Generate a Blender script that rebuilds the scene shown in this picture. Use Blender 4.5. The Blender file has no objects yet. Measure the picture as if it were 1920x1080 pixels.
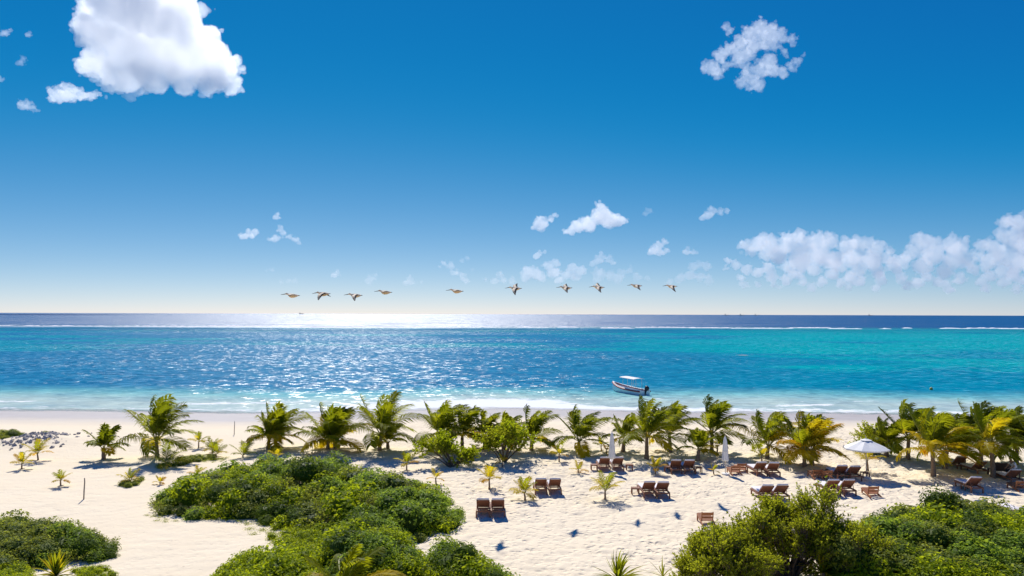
import bpy, bmesh, math, random
import numpy as np
from mathutils import Vector, Matrix

R = math.radians
random.seed(7)
rng = np.random.default_rng(7)
scene = bpy.context.scene
C = scene.collection

# ------------------------------------------------------------------ camera
FPX = 1507.0                       # focal length in pixels of a 1920 px wide frame
CAM_Z = 10.0
cam_data = bpy.data.cameras.new("camera")
cam = bpy.data.objects.new("camera", cam_data)
C.objects.link(cam)
cam_data.sensor_width = 36.0
cam_data.lens = 36.0 * FPX / 1920.0
cam_data.clip_start = 0.5
cam_data.clip_end = 150000.0
CAM_M = Matrix.Translation((0, 0, CAM_Z)) @ Matrix.Rotation(R(90 + 1.86), 4, 'X') @ Matrix.Rotation(R(0.164), 4, 'Z')
cam.matrix_world = CAM_M
scene.camera = cam

# ------------------------------------------------------------------ sky, sun, exposure
SUN_AZ, SUN_EL = R(-14.0), R(46.0)   # azimuth measured from +Y towards +X
SUN_DIR = Vector((math.sin(SUN_AZ) * math.cos(SUN_EL), math.cos(SUN_AZ) * math.cos(SUN_EL), math.sin(SUN_EL)))
world = bpy.data.worlds.new("World")
scene.world = world
world.use_nodes = True
wn, wl = world.node_tree.nodes, world.node_tree.links
wn.clear()
sky = wn.new('ShaderNodeTexSky')
sky.sky_type = 'NISHITA'
sky.sun_disc = False
sky.sun_elevation = SUN_EL
sky.sun_rotation = SUN_AZ
sky.altitude = 0.0
sky.air_density = 0.5
sky.dust_density = 0.05
sky.ozone_density = 8.0
wmul = wn.new('ShaderNodeVectorMath'); wmul.operation = 'MULTIPLY'
wmul.inputs[1].default_value = (1.62, 0.97, 0.55)            # clear tropical air: deeper blue overhead
wadd = wn.new('ShaderNodeVectorMath'); wadd.operation = 'ADD'
wadd.inputs[1].default_value = (-1.98, -0.12, 2.40)
wflo = wn.new('ShaderNodeVectorMath'); wflo.operation = 'MULTIPLY'
wflo.inputs[1].default_value = (0.05, 0.78, 0.0)
wl.new(sky.outputs[0], wflo.inputs[0])
wsa, wsb, wco = wn.new('ShaderNodeSeparateXYZ'), wn.new('ShaderNodeSeparateXYZ'), wn.new('ShaderNodeCombineXYZ')
wl.new(wadd.outputs[0], wsa.inputs[0]); wl.new(wflo.outputs[0], wsb.inputs[0])
for i_ in range(3):
    wm_ = wn.new('ShaderNodeMath'); wm_.operation = 'SMOOTH_MAX'; wm_.inputs[2].default_value = 0.5
    wl.new(wsa.outputs[i_], wm_.inputs[0]); wl.new(wsb.outputs[i_], wm_.inputs[1]); wl.new(wm_.outputs[0], wco.inputs[i_])
wbg = wn.new('ShaderNodeBackground')
wbg.inputs['Strength'].default_value = 0.083
wout = wn.new('ShaderNodeOutputWorld')
wl.new(sky.outputs[0], wmul.inputs[0])
wl.new(wmul.outputs[0], wadd.inputs[0])
wl.new(wco.outputs[0], wbg.inputs['Color'])
wl.new(wbg.outputs[0], wout.inputs['Surface'])

sun_data = bpy.data.lights.new("sun", 'SUN')
sun_data.energy = 4.2
sun_data.angle = R(0.53)
sun_data.color = (1.0, 0.955, 0.88)
sun = bpy.data.objects.new("sun", sun_data)
C.objects.link(sun)
sun.rotation_euler = (-SUN_DIR).to_track_quat('-Z', 'Y').to_euler()
sun.location = (-20, 60, 60)

scene.view_settings.view_transform = 'Standard'
scene.view_settings.look = 'None'
scene.view_settings.exposure = 0.28
scene.view_settings.gamma = 1.0
scene.view_settings.use_curve_mapping = False
scene.render.engine = 'CYCLES'
cy = scene.cycles
cy.use_denoising = True
cy.max_bounces = 14
cy.diffuse_bounces = 3
cy.glossy_bounces = 3
cy.transmission_bounces = 4
cy.transparent_max_bounces = 96
cy.volume_bounces = 12
cy.sample_clamp_indirect = 6.0
cy.use_adaptive_sampling = True
cy.adaptive_threshold = 0.015

# ------------------------------------------------------------------ helpers
def ray(px, py):
    d = CAM_M.to_3x3() @ Vector(((px - 960.0) / FPX, -(py - 540.0) / FPX, -1.0))
    return d.normalized()

def ground(px, py, z=0.0):
    """The point at height z that is seen at this place of the 1920x1080 photograph."""
    d = ray(px, py)
    t = (z - CAM_Z) / d.z
    return Vector((d.x * t, d.y * t, z))

def at_dist(px, py, dist):
    d = ray(px, py)
    t = dist / d.y
    return Vector((d.x * t, d.y * t, CAM_Z + d.z * t))

def hash2(ix, iy, seed):
    h = (ix.astype(np.int64) * 374761393 + iy.astype(np.int64) * 668265263 + seed * 2147483647) & 0xFFFFFFFF
    h = ((h ^ (h >> 13)) * 1274126177) & 0xFFFFFFFF
    h = ((h ^ (h >> 16)) * 2246822519) & 0xFFFFFFFF
    return ((h ^ (h >> 15)) & 0xFFFFFF) / float(0xFFFFFF)

def vnoise(x, y, seed=0):
    x = np.asarray(x, float); y = np.asarray(y, float)
    ix, iy = np.floor(x), np.floor(y)
    fx, fy = x - ix, y - iy
    fx = fx * fx * (3 - 2 * fx); fy = fy * fy * (3 - 2 * fy)
    a = hash2(ix, iy, seed); b = hash2(ix + 1, iy, seed)
    c = hash2(ix, iy + 1, seed); d = hash2(ix + 1, iy + 1, seed)
    return (a * (1 - fx) + b * fx) * (1 - fy) + (c * (1 - fx) + d * fx) * fy

def fbm(x, y, seed=0, oct=4, gain=0.5):
    s = 0.0; a = 1.0; t = 0.0
    for k in range(oct):
        s = s + a * vnoise(np.asarray(x) * 2 ** k + 17.3 * k, np.asarray(y) * 2 ** k - 9.1 * k, seed + k)
        t += a; a *= gain
    return s / t

def smooth(a, b, x):
    t = np.clip((np.asarray(x, float) - a) / (b - a), 0, 1)
    return t * t * (3 - 2 * t)

class MB:
    """Collects vertices and faces; build() links them as one mesh object."""
    def __init__(s):
        s.v, s.f, s.m = [], [], []
    def add(s, vs, fs, mi=0):
        o = len(s.v)
        s.v.extend([tuple(p) for p in vs])
        for f in fs:
            s.f.append(tuple(i + o for i in f)); s.m.append(mi)
    def box(s, c, size, mi=0, rot=None):
        hx, hy, hz = size[0] / 2, size[1] / 2, size[2] / 2
        P = [Vector((x, y, z)) for z in (-hz, hz) for y in (-hy, hy) for x in (-hx, hx)]
        if rot is not None:
            P = [rot @ p for p in P]
        P = [p + Vector(c) for p in P]
        s.add(P, [(0, 2, 3, 1), (4, 5, 7, 6), (0, 1, 5, 4), (2, 6, 7, 3), (0, 4, 6, 2), (1, 3, 7, 5)], mi)
    def tube(s, pts, radii, n=8, mi=0, cap=True):
        pts = [Vector(p) for p in pts]
        rings = []
        ref = Vector((0.31, 0.83, 0.46)).normalized()
        vs = []
        for i, p in enumerate(pts):
            t = (pts[min(i + 1, len(pts) - 1)] - pts[max(i - 1, 0)]).normalized()
            u = t.cross(ref)
            if u.length < 1e-3: u = t.cross(Vector((1, 0, 0)))
            u.normalize(); w = t.cross(u)
            for k in range(n):
                a = 2 * math.pi * k / n
                vs.append(p + (u * math.cos(a) + w * math.sin(a)) * radii[i])
        fs = []
        for i in range(len(pts) - 1):
            for k in range(n):
                fs.append((i * n + k, i * n + (k + 1) % n, (i + 1) * n + (k + 1) % n, (i + 1) * n + k))
        if cap:
            fs.append(tuple(range(n - 1, -1, -1)))
            fs.append(tuple((len(pts) - 1) * n + k for k in range(n)))
        s.add(vs, fs, mi)
    def mesh(s, name, mats, smooth_shade=False):
        me = bpy.data.meshes.new(name)
        me.from_pydata(s.v, [], s.f)
        for m in (mats if isinstance(mats, (list, tuple)) else [mats]):
            me.materials.append(m)
        me.polygons.foreach_set('material_index', s.m)
        if smooth_shade:
            me.polygons.foreach_set('use_smooth', [True] * len(s.f))
        me.update()
        return me
    def build(s, name, mats, parent=None, smooth_shade=False):
        return link(name, s.mesh(name, mats, smooth_shade), parent)

def link(name, me, parent=None):
    o = bpy.data.objects.new(name, me)
    C.objects.link(o)
    if parent is not None:
        o.parent = parent
    return o

def tag(o, label=None, cat=None, group=None, kind=None):
    if label: o["label"] = label
    if cat: o["category"] = cat
    if group: o["group"] = group
    if kind: o["kind"] = kind
    return o

def thing(name, loc, label, cat, group=None, rz=0.0):
    o = bpy.data.objects.new(name, None)
    o.empty_display_size = 0.2
    C.objects.link(o)
    o.location = loc
    o.rotation_euler = (0, 0, rz)
    return tag(o, label, cat, group)

def copy_tree(o, parent=None):
    c = o.copy(); C.objects.link(c); c.parent = parent
    for ch in o.children:
        copy_tree(ch, c)
    return c

def big_mesh(name, verts, quads):
    me = bpy.data.meshes.new(name)
    me.vertices.add(len(verts)); me.vertices.foreach_set('co', np.asarray(verts, np.float32).ravel())
    q = np.asarray(quads, np.int32)
    me.loops.add(q.size); me.loops.foreach_set('vertex_index', q.ravel())
    me.polygons.add(len(q))
    me.polygons.foreach_set('loop_start', np.arange(0, q.size, q.shape[1], dtype=np.int32))
    me.polygons.foreach_set('loop_total', np.full(len(q), q.shape[1], np.int32))
    me.update(calc_edges=True)
    me.validate()
    return me

def grid_quads(nx, ny):
    i = np.arange(nx * ny).reshape(ny, nx)
    return np.stack([i[:-1, :-1].ravel(), i[:-1, 1:].ravel(), i[1:, 1:].ravel(), i[1:, :-1].ravel()], 1)

# ------------------------------------------------------------------ materials
class NT:
    def __init__(s, name):
        s.mat = bpy.data.materials.new(name); s.mat.use_nodes = True
        s.t = s.mat.node_tree; s.n = s.t.nodes; s.l = s.t.links
        s.n.clear(); s.out = s.n.new('ShaderNodeOutputMaterial')
    def node(s, kind, **kw):
        nd = s.n.new(kind)
        for k, v in kw.items():
            setattr(nd, k, v)
        return nd
    def set(s, nd, **kw):
        for k, v in kw.items():
            nd.inputs[k.replace('_', ' ')].default_value = v
        return nd
    def link(s, a, b): s.l.new(a, b)
    def math(s, op, a, b=None, clamp=False):
        m = s.n.new('ShaderNodeMath'); m.operation = op; m.use_clamp = clamp
        for i, x in enumerate((a, b)):
            if x is None: continue
            if hasattr(x, 'links') or hasattr(x, 'is_linked'): s.l.new(x, m.inputs[i])
            else: m.inputs[i].default_value = x
        return m.outputs[0]
    def mix(s, fac, a, b, blend='MIX'):
        m = s.n.new('ShaderNodeMix'); m.data_type = 'RGBA'; m.blend_type = blend
        for sock, x in ((m.inputs[0], fac), (m.inputs[6], a), (m.inputs[7], b)):
            if hasattr(x, 'is_linked'): s.l.new(x, sock)
            elif isinstance(x, (int, float)): sock.default_value = x
            else: sock.default_value = (*x, 1.0) if len(x) == 3 else x
        return m.outputs[2]
    def ramp(s, fac, stops):
        r = s.n.new('ShaderNodeValToRGB')
        while len(r.color_ramp.elements) < len(stops): r.color_ramp.elements.new(0.5)
        for e, (p, c) in zip(r.color_ramp.elements, stops):
            e.position = p; e.color = (*c, 1.0) if len(c) == 3 else c
        s.l.new(fac, r.inputs[0]); return r.outputs[0]
    def noise(s, vec, scale, detail=4.0, rough=0.55, dist=0.0):
        n = s.n.new('ShaderNodeTexNoise')
        n.inputs['Scale'].default_value = scale; n.inputs['Detail'].default_value = detail
        n.inputs['Roughness'].default_value = rough; n.inputs['Distortion'].default_value = dist
        if vec is not None: s.l.new(vec, n.inputs['Vector'])
        return n

def simple_mat(name, col, rough=0.6, var=0.15, scale=6.0, bump=0.0, metallic=0.0, spec=0.5):
    t = NT(name)
    tc = t.node('ShaderNodeTexCoord'); ob = t.node('ShaderNodeObjectInfo')
    n = t.noise(tc.outputs['Object'], scale, 5.0, 0.6)
    lo = tuple(c * (1 - var) for c in col); hi = tuple(min(1, c * (1 + var)) for c in col)
    c1 = t.mix(n.outputs[0], lo, hi)
    rv = t.math('ADD', t.math('MULTIPLY', ob.outputs['Random'], 0.24), 0.88)
    cm = t.node('ShaderNodeVectorMath', operation='SCALE')
    t.link(c1, cm.inputs[0]); t.link(rv, cm.inputs['Scale'])
    b = t.node('ShaderNodeBsdfPrincipled')
    t.set(b, Roughness=rough, Metallic=metallic)
    b.inputs['Specular IOR Level'].default_value = spec
    t.link(cm.outputs[0], b.inputs['Base Color'])
    if bump > 0:
        bp = t.node('ShaderNodeBump'); t.set(bp, Strength=bump, Distance=0.02)
        t.link(n.outputs[0], bp.inputs['Height']); t.link(bp.outputs[0], b.inputs['Normal'])
    t.link(b.outputs[0], t.out.inputs[0])
    return t.mat

def leaf_mat(name, dark, light, trans, tfac=0.4, rough=0.5, scale=2.5, spec=0.06):
    """Leaf: reflects and lets light through; tone varies from plant to plant and along the foliage."""
    t = NT(name)
    tc = t.node('ShaderNodeTexCoord'); ob = t.node('ShaderNodeObjectInfo'); geo = t.node('ShaderNodeNewGeometry')
    n = t.noise(geo.outputs['Position'], scale, 3.0, 0.6)
    f = t.math('ADD', t.math('MULTIPLY', ob.outputs['Random'], 0.5), t.math('MULTIPLY', n.outputs[0], 0.5))
    f = t.math('ADD', f, t.math('MULTIPLY', t.math('SUBTRACT', geo.outputs['Random Per Island'], 0.5), 0.55), True)
    c = t.mix(f, dark, light)
    ct = t.mix(f, tuple(x * 0.75 for x in trans), trans)
    b = t.node('ShaderNodeBsdfPrincipled'); t.set(b, Roughness=rough)
    b.inputs['Specular IOR Level'].default_value = spec
    t.link(c, b.inputs['Base Color'])
    tr = t.node('ShaderNodeBsdfTranslucent'); t.link(ct, tr.inputs['Color'])
    mx = t.node('ShaderNodeMixShader'); mx.inputs[0].default_value = tfac
    t.link(b.outputs[0], mx.inputs[1]); t.link(tr.outputs[0], mx.inputs[2])
    t.link(mx.outputs[0], t.out.inputs[0])
    return t.mat

M = {}
M['frond_dark'] = leaf_mat('palm_leaf_dark', (0.040, 0.066, 0.008), (0.11, 0.145, 0.012), (0.40, 0.44, 0.01), 0.5)
M['frond_green'] = leaf_mat('palm_leaf_green', (0.080, 0.120, 0.008), (0.19, 0.225, 0.012), (0.52, 0.53, 0.012), 0.52)
M['frond_yellow'] = leaf_mat('palm_leaf_yellow', (0.26, 0.23, 0.010), (0.50, 0.40, 0.015), (0.95, 0.74, 0.015), 0.5)
M['frond_orange'] = leaf_mat('palm_leaf_orange', (0.42, 0.25, 0.012), (0.62, 0.38, 0.02), (0.95, 0.58, 0.02), 0.5)
M['rachis'] = simple_mat('frond_rib', (0.32, 0.30, 0.06), 0.5)
M['trunk'] = simple_mat('palm_trunk', (0.24, 0.165, 0.115), 0.85, 0.45, 9.0, 0.8)
M['stem'] = simple_mat('shrub_stem', (0.13, 0.09, 0.065), 0.9, 0.35, 8.0, 0.5)
M['scaevola'] = leaf_mat('shrub_leaf_grey_green', (0.10, 0.165, 0.022), (0.29, 0.40, 0.06), (0.54, 0.70, 0.05), 0.44)
M['bright_leaf'] = leaf_mat('shrub_leaf_bright', (0.12, 0.185, 0.008), (0.33, 0.40, 0.012), (0.68, 0.76, 0.02), 0.48)
M['dark_leaf'] = leaf_mat('shrub_leaf_dark', (0.040, 0.075, 0.014), (0.12, 0.17, 0.022), (0.26, 0.36, 0.02), 0.38)
M['sprig_leaf'] = leaf_mat('shrub_leaf_olive', (0.115, 0.150, 0.012), (0.32, 0.36, 0.028), (0.68, 0.70, 0.025), 0.48)
M['olive_leaf'] = leaf_mat('shrub_leaf_dull', (0.115, 0.155, 0.028), (0.31, 0.35, 0.075), (0.54, 0.58, 0.06), 0.42)
M['vine_leaf'] = leaf_mat('vine_leaf', (0.14, 0.20, 0.02), (0.31, 0.36, 0.04), (0.56, 0.62, 0.04), 0.42)
M['wood'] = simple_mat('lounger_wood', (0.25, 0.095, 0.048), 0.55, 0.3, 14.0, 0.2)
M['wood_bare'] = simple_mat('bare_wood', (0.34, 0.125, 0.045), 0.6, 0.3, 14.0, 0.2)
M['wood_dark'] = simple_mat('dark_wood', (0.055, 0.022, 0.015), 0.6, 0.3, 14.0, 0.2)
M['cushion'] = simple_mat('cushion_cloth', (0.80, 0.74, 0.74), 0.9, 0.06, 9.0, 0.15)
M['canvas'] = simple_mat('white_canvas', (0.82, 0.80, 0.76), 0.85, 0.05, 5.0, 0.1)
M['pole'] = simple_mat('parasol_pole', (0.62, 0.53, 0.42), 0.5, 0.15)
M['post'] = simple_mat('weathered_post', (0.22, 0.18, 0.15), 0.9, 0.3, 10.0, 0.4)
M['red_post'] = simple_mat('red_post', (0.30, 0.05, 0.03), 0.7)
M['rock'] = simple_mat('beach_rock', (0.42, 0.385, 0.36), 0.95, 0.5, 5.0, 0.6)
M['hull_white'] = simple_mat('boat_white', (0.88, 0.88, 0.86), 0.35, 0.05)
M['hull_red'] = simple_mat('boat_red', (0.33, 0.035, 0.03), 0.4, 0.1)
M['hull_dark'] = simple_mat('boat_dark', (0.02, 0.03, 0.05), 0.4, 0.1)
M['engine'] = simple_mat('engine_black', (0.012, 0.012, 0.018), 0.35, 0.1)
M['steel'] = simple_mat('steel_tube', (0.6, 0.62, 0.63), 0.3, 0.05, metallic=0.9)
M['pel_body'] = simple_mat('pelican_plumage', (0.70, 0.50, 0.30), 0.85, 0.3, 9.0)
M['pel_pale'] = simple_mat('pelican_pale_plumage', (0.85, 0.70, 0.50), 0.85, 0.15, 9.0)
M['pel_dark'] = simple_mat('pelican_flight_feathers', (0.06, 0.048, 0.042), 0.8, 0.3, 9.0)
M['pel_bill'] = simple_mat('pelican_bill', (0.09, 0.075, 0.06), 0.6, 0.2, 9.0)
M['skin'] = simple_mat('skin', (0.36, 0.19, 0.12), 0.5, 0.1)
M['shirt'] = simple_mat('shirt_white', (0.78, 0.78, 0.82), 0.9, 0.05)
M['trousers'] = simple_mat('trousers_dark', (0.03, 0.035, 0.05), 0.9, 0.2)
M['hair'] = simple_mat('hair_black', (0.010, 0.008, 0.008), 0.6, 0.2)
M['ship'] = simple_mat('ship_paint', (0.35, 0.38, 0.42), 0.6, 0.1, 0.05)
M['buoy'] = simple_mat('buoy_paint', (0.55, 0.42, 0.05), 0.5)
M['seaweed'] = simple_mat('floating_seaweed', (0.36, 0.25, 0.17), 0.9, 0.35, 1.0, 0.3)

# ------------------------------------------------------------------ beach (one sheet, runs on under the sea)
SEA_Z = -1.0
def shore_y(x):
    x = np.asarray(x, float)
    return 89.8 + 1.1 * np.sin(x / 17.0 + 0.6) + 0.8 * np.sin(x / 7.3 + 2.0) - 2.6 * smooth(10, 60, x) + 1.5 * smooth(-25, 0, x) * (1 - smooth(0, 18, x))

PALM_MOUNDS = []       # (x, y, radius, height) of the small sand mounds under the palms
def terrain(x, y):
    x = np.asarray(x, float); y = np.asarray(y, float)
    s = shore_y(x)
    t = np.clip((y - (s - 27)) / 27.0, 0, 1)
    z = -1.0 * t ** 1.6
    z = np.where(y > s, -1.0 - 0.035 * (y - s) ** 0.95, z)
    z = np.maximum(z, -6.0 - 0.0 * y)
    dry = 1 - smooth(-14, -4, y - s)
    z = z + dry * 0.22 * (fbm(x / 6.5, y / 6.5, 3, 3) - 0.5)
    return z

def xs_axis():
    fine = np.arange(-42, 42.01, 0.135)
    side = np.concatenate([np.arange(42.4, 62, 0.4), np.geomspace(63, 9000, 26)])
    return np.concatenate([-side[::-1], fine, side])
def ys_axis():
    return np.concatenate([-np.geomspace(3000, 6, 14), np.arange(0, 24, 0.8), np.arange(24, 64, 0.135),
                           np.arange(64, 96, 0.28), np.arange(96, 130, 2.0), np.geomspace(132, 9000, 18)])

def make_beach(bumps):
    xs, ys = xs_axis(), ys_axis()
    X, Y = np.meshgrid(xs, ys)
    Z = terrain(X, Y)
    s = shore_y(X)
    dry = 1 - smooth(-22, -11, Y - s)
    near = smooth(20, 26, Y)
    # trodden sand: strong pits in the middle and right, softer on the left
    tread = 0.22 + 0.78 * smooth(-13, -2, X + 0.15 * (Y - 40)) 
    tread = tread * (0.55 + 0.45 * smooth(0.35, 0.65, fbm(X / 5.0, Y / 5.0, 41, 2)))
    n1 = vnoise(X / 0.36, Y / 0.38, 11); n2 = vnoise(X / 0.30 + 5, Y / 0.36, 12); n3 = vnoise(X / 1.15, Y / 1.15, 13)
    pits = -0.19 * np.clip(n1 - 0.40, 0, 1) - 0.15 * np.clip(n2 - 0.45, 0, 1) + 0.09 * (n3 - 0.5)
    Z = Z + pits * tread * dry * near
    # wind ripples on the left
    Z = Z + (1 - tread) * dry * near * 0.007 * np.sin(Y / 0.16 + 3.0 * fbm(X / 3, Y / 3, 51, 2) * 6)
    for (bx, by, br, bh) in bumps:
        d2 = ((X - bx) ** 2 + (Y - by) ** 2) / br ** 2
        Z = Z + bh * np.exp(-d2)
    me = big_mesh('beach', np.stack([X.ravel(), Y.ravel(), Z.ravel()], 1), grid_quads(len(xs), len(ys)))
    me.polygons.foreach_set('use_smooth', np.ones(len(me.polygons), bool))
    wet = smooth(-17, -6.5, Y - s + 3.0 * (fbm(X / 9, Y / 2.5, 61, 3) - 0.5))
    tr = me.attributes.new('tread', 'FLOAT', 'POINT'); tr.data.foreach_set('value', (tread * dry).ravel().astype(np.float32))
    a = me.attributes.new('wet', 'FLOAT', 'POINT'); a.data.foreach_set('value', wet.ravel().astype(np.float32))
    o = link('beach', me)
    t = NT('sand')
    geo = t.node('ShaderNodeNewGeometry'); at = t.node('ShaderNodeAttribute', attribute_name='wet')
    n = t.noise(geo.outputs['Position'], 0.35, 6.0, 0.6)
    nf = t.noise(geo.outputs['Position'], 9.0, 4.0, 0.65)
    c = t.mix(n.outputs[0], (0.85, 0.73, 0.53), (0.88, 0.78, 0.60))
    c = t.mix(t.math('MULTIPLY', nf.outputs[0], 0.35), c, (0.72, 0.55, 0.36))
    spk = t.noise(geo.outputs['Position'], 2.6, 3.0, 0.7)                    # scattered darker specks
    sp = t.math('MULTIPLY', t.math('GREATER_THAN', spk.outputs[0], 0.70), 0.35)
    c = t.mix(sp, c, (0.36, 0.29, 0.22))
    wetc = t.mix(n.outputs[0], (0.40, 0.355, 0.33), (0.52, 0.48, 0.46))
    c = t.mix(at.outputs['Fac'], c, wetc)
    b = t.node('ShaderNodeBsdfPrincipled')
    t.link(c, b.inputs['Base Color'])
    rr = t.math('SUBTRACT', 0.95, t.math('MULTIPLY', at.outputs['Fac'], 0.4))
    t.link(rr, b.inputs['Roughness'])
    b.inputs['Specular IOR Level'].default_value = 0.15
    ta = t.node('ShaderNodeAttribute', attribute_name='tread')
    wv = t.node('ShaderNodeVectorMath', operation='ADD')
    wn_ = t.noise(geo.outputs['Position'], 1.7, 3.0, 0.6)
    ws_ = t.node('ShaderNodeVectorMath', operation='SCALE'); t.link(wn_.outputs['Color'], ws_.inputs[0]); ws_.inputs['Scale'].default_value = 0.35
    t.link(geo.outputs['Position'], wv.inputs[0]); t.link(ws_.outputs[0], wv.inputs[1])
    vo = t.node('ShaderNodeTexVoronoi', feature='SMOOTH_F1'); vo.inputs['Scale'].default_value = 3.1; vo.inputs['Smoothness'].default_value = 0.35
    t.link(wv.outputs[0], vo.inputs['Vector'])
    pit = t.math('MULTIPLY', t.math('MULTIPLY', vo.outputs['Distance'], 2.2, True), ta.outputs['Fac'])
    bp0 = t.node('ShaderNodeBump'); t.set(bp0, Strength=1.0, Distance=0.085)
    t.link(pit, bp0.inputs['Height'])
    bp = t.node('ShaderNodeBump'); t.set(bp, Strength=0.5, Distance=0.03)
    t.link(bp0.outputs[0], bp.inputs['Normal'])
    dry = t.math('SUBTRACT', 1.0, at.outputs['Fac'])
    t.link(t.math('MULTIPLY', nf.outputs[0], dry), bp.inputs['Height'])
    t.link(bp.outputs[0], b.inputs['Normal'])
    t.link(b.outputs[0], t.out.inputs[0])
    me.materials.append(t.mat)
    tag(o, 'pale sandy beach sloping down under the sea', None, kind='structure')
    return o

# ------------------------------------------------------------------ sea
def make_sea():
    side = np.concatenate([np.arange(0, 70, 1.6), np.geomspace(70, 900, 70), np.geomspace(1000, 70000, 14)])
    xs = np.unique(np.concatenate([-side[::-1], side]))
    ys = np.concatenate([np.arange(84, 130, 0.6), np.geomspace(130.6, 900, 190), np.geomspace(950, 90000, 30)])
    X, Y = np.meshgrid(xs, ys)
    s = shore_y(X)
    Z = np.full_like(X, SEA_Z) + 0.05 * (fbm(X / 9, Y / 4, 5, 2) - 0.5)
    off = Y - s
    def c3(r, g, b): return np.array([r, g, b])
    shallow = c3(0.68, 0.82, 0.68); aqua = c3(0.26, 0.68, 0.62); teal = c3(0.0, 0.34, 0.44)
    blue = c3(0.02, 0.255, 0.44); turq = c3(0.0, 0.50, 0.48); deep = c3(0.0, 0.185, 0.41)
    warp = 10 * (fbm(X / 30, Y / 22, 21, 3) - 0.5)
    o2 = off + warp
    def lerp(a, b, w): return a * (1 - w[..., None]) + b * w[..., None]
    ones = np.ones_like(X)
    right = smooth(-0.02, 0.42, X / Y)      # barer sand floor to the right; sky sheen painted as bluer colour to the left
    col = shallow * ones[..., None]
    col = lerp(col, aqua, smooth(10, 26, o2))
    weed = lerp(blue * ones[..., None], teal * ones[..., None], 0.15 + 0.75 * right)
    sandy = lerp(teal * ones[..., None], turq * ones[..., None], 0.25 + 0.75 * right)
    pat = fbm(X / 75 + 3, Y / 42, 31, 4, 0.55)
    bare = smooth(0.42, 0.60, pat + 0.16 * smooth(70, 150, off) * right - 0.10 * (1 - right) - 0.12 * (1 - smooth(60, 110, off)))
    body = lerp(weed, sandy, bare)
    col = lerp(col, body, smooth(19, 36, o2))
    back = smooth(420, 560, Y) * (0.35 + 0.65 * fbm(X / 60, Y / 60, 71, 3))
    col = lerp(col, c3(0.02, 0.20, 0.27) * ones[..., None], back * 0.6)
    reef = 655 + 10 * np.sin(X / 90.0) 
    col = lerp(col, deep * ones[..., None], smooth(-40, 110, Y - reef))
    foam = np.exp(-((off - 3.0) / 3.2) ** 2) * (0.35 + 0.65 * smooth(-40, -10, X) * (1 - 0.6 * smooth(15, 35, X)))
    foam += 0.75 * np.exp(-((off - 9.5 - 1.5 * np.sin(X / 6)) / 1.1) ** 2) * smooth(0.45, 0.7, fbm(X / 12, Y / 30, 81, 2))
    foam += 1.05 * np.exp(-((off - 7.0) / 6.0) ** 2) * smooth(-24, -12, X) * (1 - smooth(2, 12, X))
    foam += 0.8 * np.exp(-((off - 15.0 - 2.0 * np.sin(X / 9 + 1)) / 0.9) ** 2) * smooth(0.50, 0.72, fbm(X / 14, Y / 30, 91, 2))
    me = big_mesh('sea', np.stack([X.ravel(), Y.ravel(), Z.ravel()], 1), grid_quads(len(xs), len(ys)))
    me.polygons.foreach_set('use_smooth', np.ones(len(me.polygons), bool))
    ca = me.attributes.new('bed', 'FLOAT_COLOR', 'POINT')
    ca.data.foreach_set('color', np.concatenate([col.reshape(-1, 3), np.ones((X.size, 1))], 1).astype(np.float32).ravel())
    fa = me.attributes.new('foam', 'FLOAT', 'POINT'); fa.data.foreach_set('value', foam.ravel().astype(np.float32))
    ea = me.attributes.new('depth', 'FLOAT', 'POINT'); ea.data.foreach_set('value', off.ravel().astype(np.float32))
    o = link('sea', me)
    t = NT('sea_water')
    geo = t.node('ShaderNodeNewGeometry')
    bed = t.node('ShaderNodeAttribute', attribute_name='bed')
    fo = t.node('ShaderNodeAttribute', attribute_name='foam')
    dp = t.node('ShaderNodeAttribute', attribute_name='depth')
    mp = t.node('ShaderNodeMapping'); mp.inputs['Scale'].default_value = (0.8, 1.0, 1.0)
    t.link(geo.outputs['Position'], mp.inputs['Vector'])
    w1 = t.noise(mp.outputs[0], 0.6, 6.0, 0.78)          # swell down to ripples
    gust = t.noise(mp.outputs[0], 0.014, 3.0, 0.6)
    amp = t.math('ADD', 0.25, t.math('MULTIPLY', t.math('MULTIPLY', t.math('SUBTRACT', gust.outputs[0], 0.32), 2.6, True), 0.85))
    amp = t.math('MULTIPLY', amp, t.math('ADD', 1.0, t.math('MULTIPLY', t.math('MULTIPLY', t.math('SUBTRACT', dp.outputs['Fac'], 540.0), 0.03, True), -0.25)))
    sub = t.node('ShaderNodeVectorMath', operation='SUBTRACT'); sub.inputs[1].default_value = (0.5, 0.5, 0.5)
    t.link(w1.outputs['Color'], sub.inputs[0])
    mul = t.node('ShaderNodeVectorMath', operation='MULTIPLY')
    cx_ = t.node('ShaderNodeCombineXYZ'); cx_.inputs[1].default_value = 3.3
    t.link(t.math('ADD', 3.2, t.math('MULTIPLY', t.math('MULTIPLY', t.math('SUBTRACT', dp.outputs['Fac'], 545.0), 0.02, True), 4.5)), cx_.inputs[0])
    t.link(cx_.outputs[0], mul.inputs[1])
    t.link(sub.outputs[0], mul.inputs[0])
    sc = t.node('ShaderNodeVectorMath', operation='SCALE'); t.link(mul.outputs[0], sc.inputs[0]); t.link(amp, sc.inputs['Scale'])
    calm = t.math('MULTIPLY', dp.outputs['Fac'], 0.045, True)
    sc2 = t.node('ShaderNodeVectorMath', operation='SCALE'); t.link(sc.outputs[0], sc2.inputs[0])
    t.link(t.math('ADD', 0.35, t.math('MULTIPLY', calm, 0.65)), sc2.inputs['Scale'])
    far0 = t.math('MULTIPLY', t.math('SUBTRACT', dp.outputs['Fac'], 545.0), 0.02, True)
    cmb = t.node('ShaderNodeCombineXYZ'); cmb.inputs[2].default_value = 1.0     # waves run ashore: their fronts lean to the beach
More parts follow.
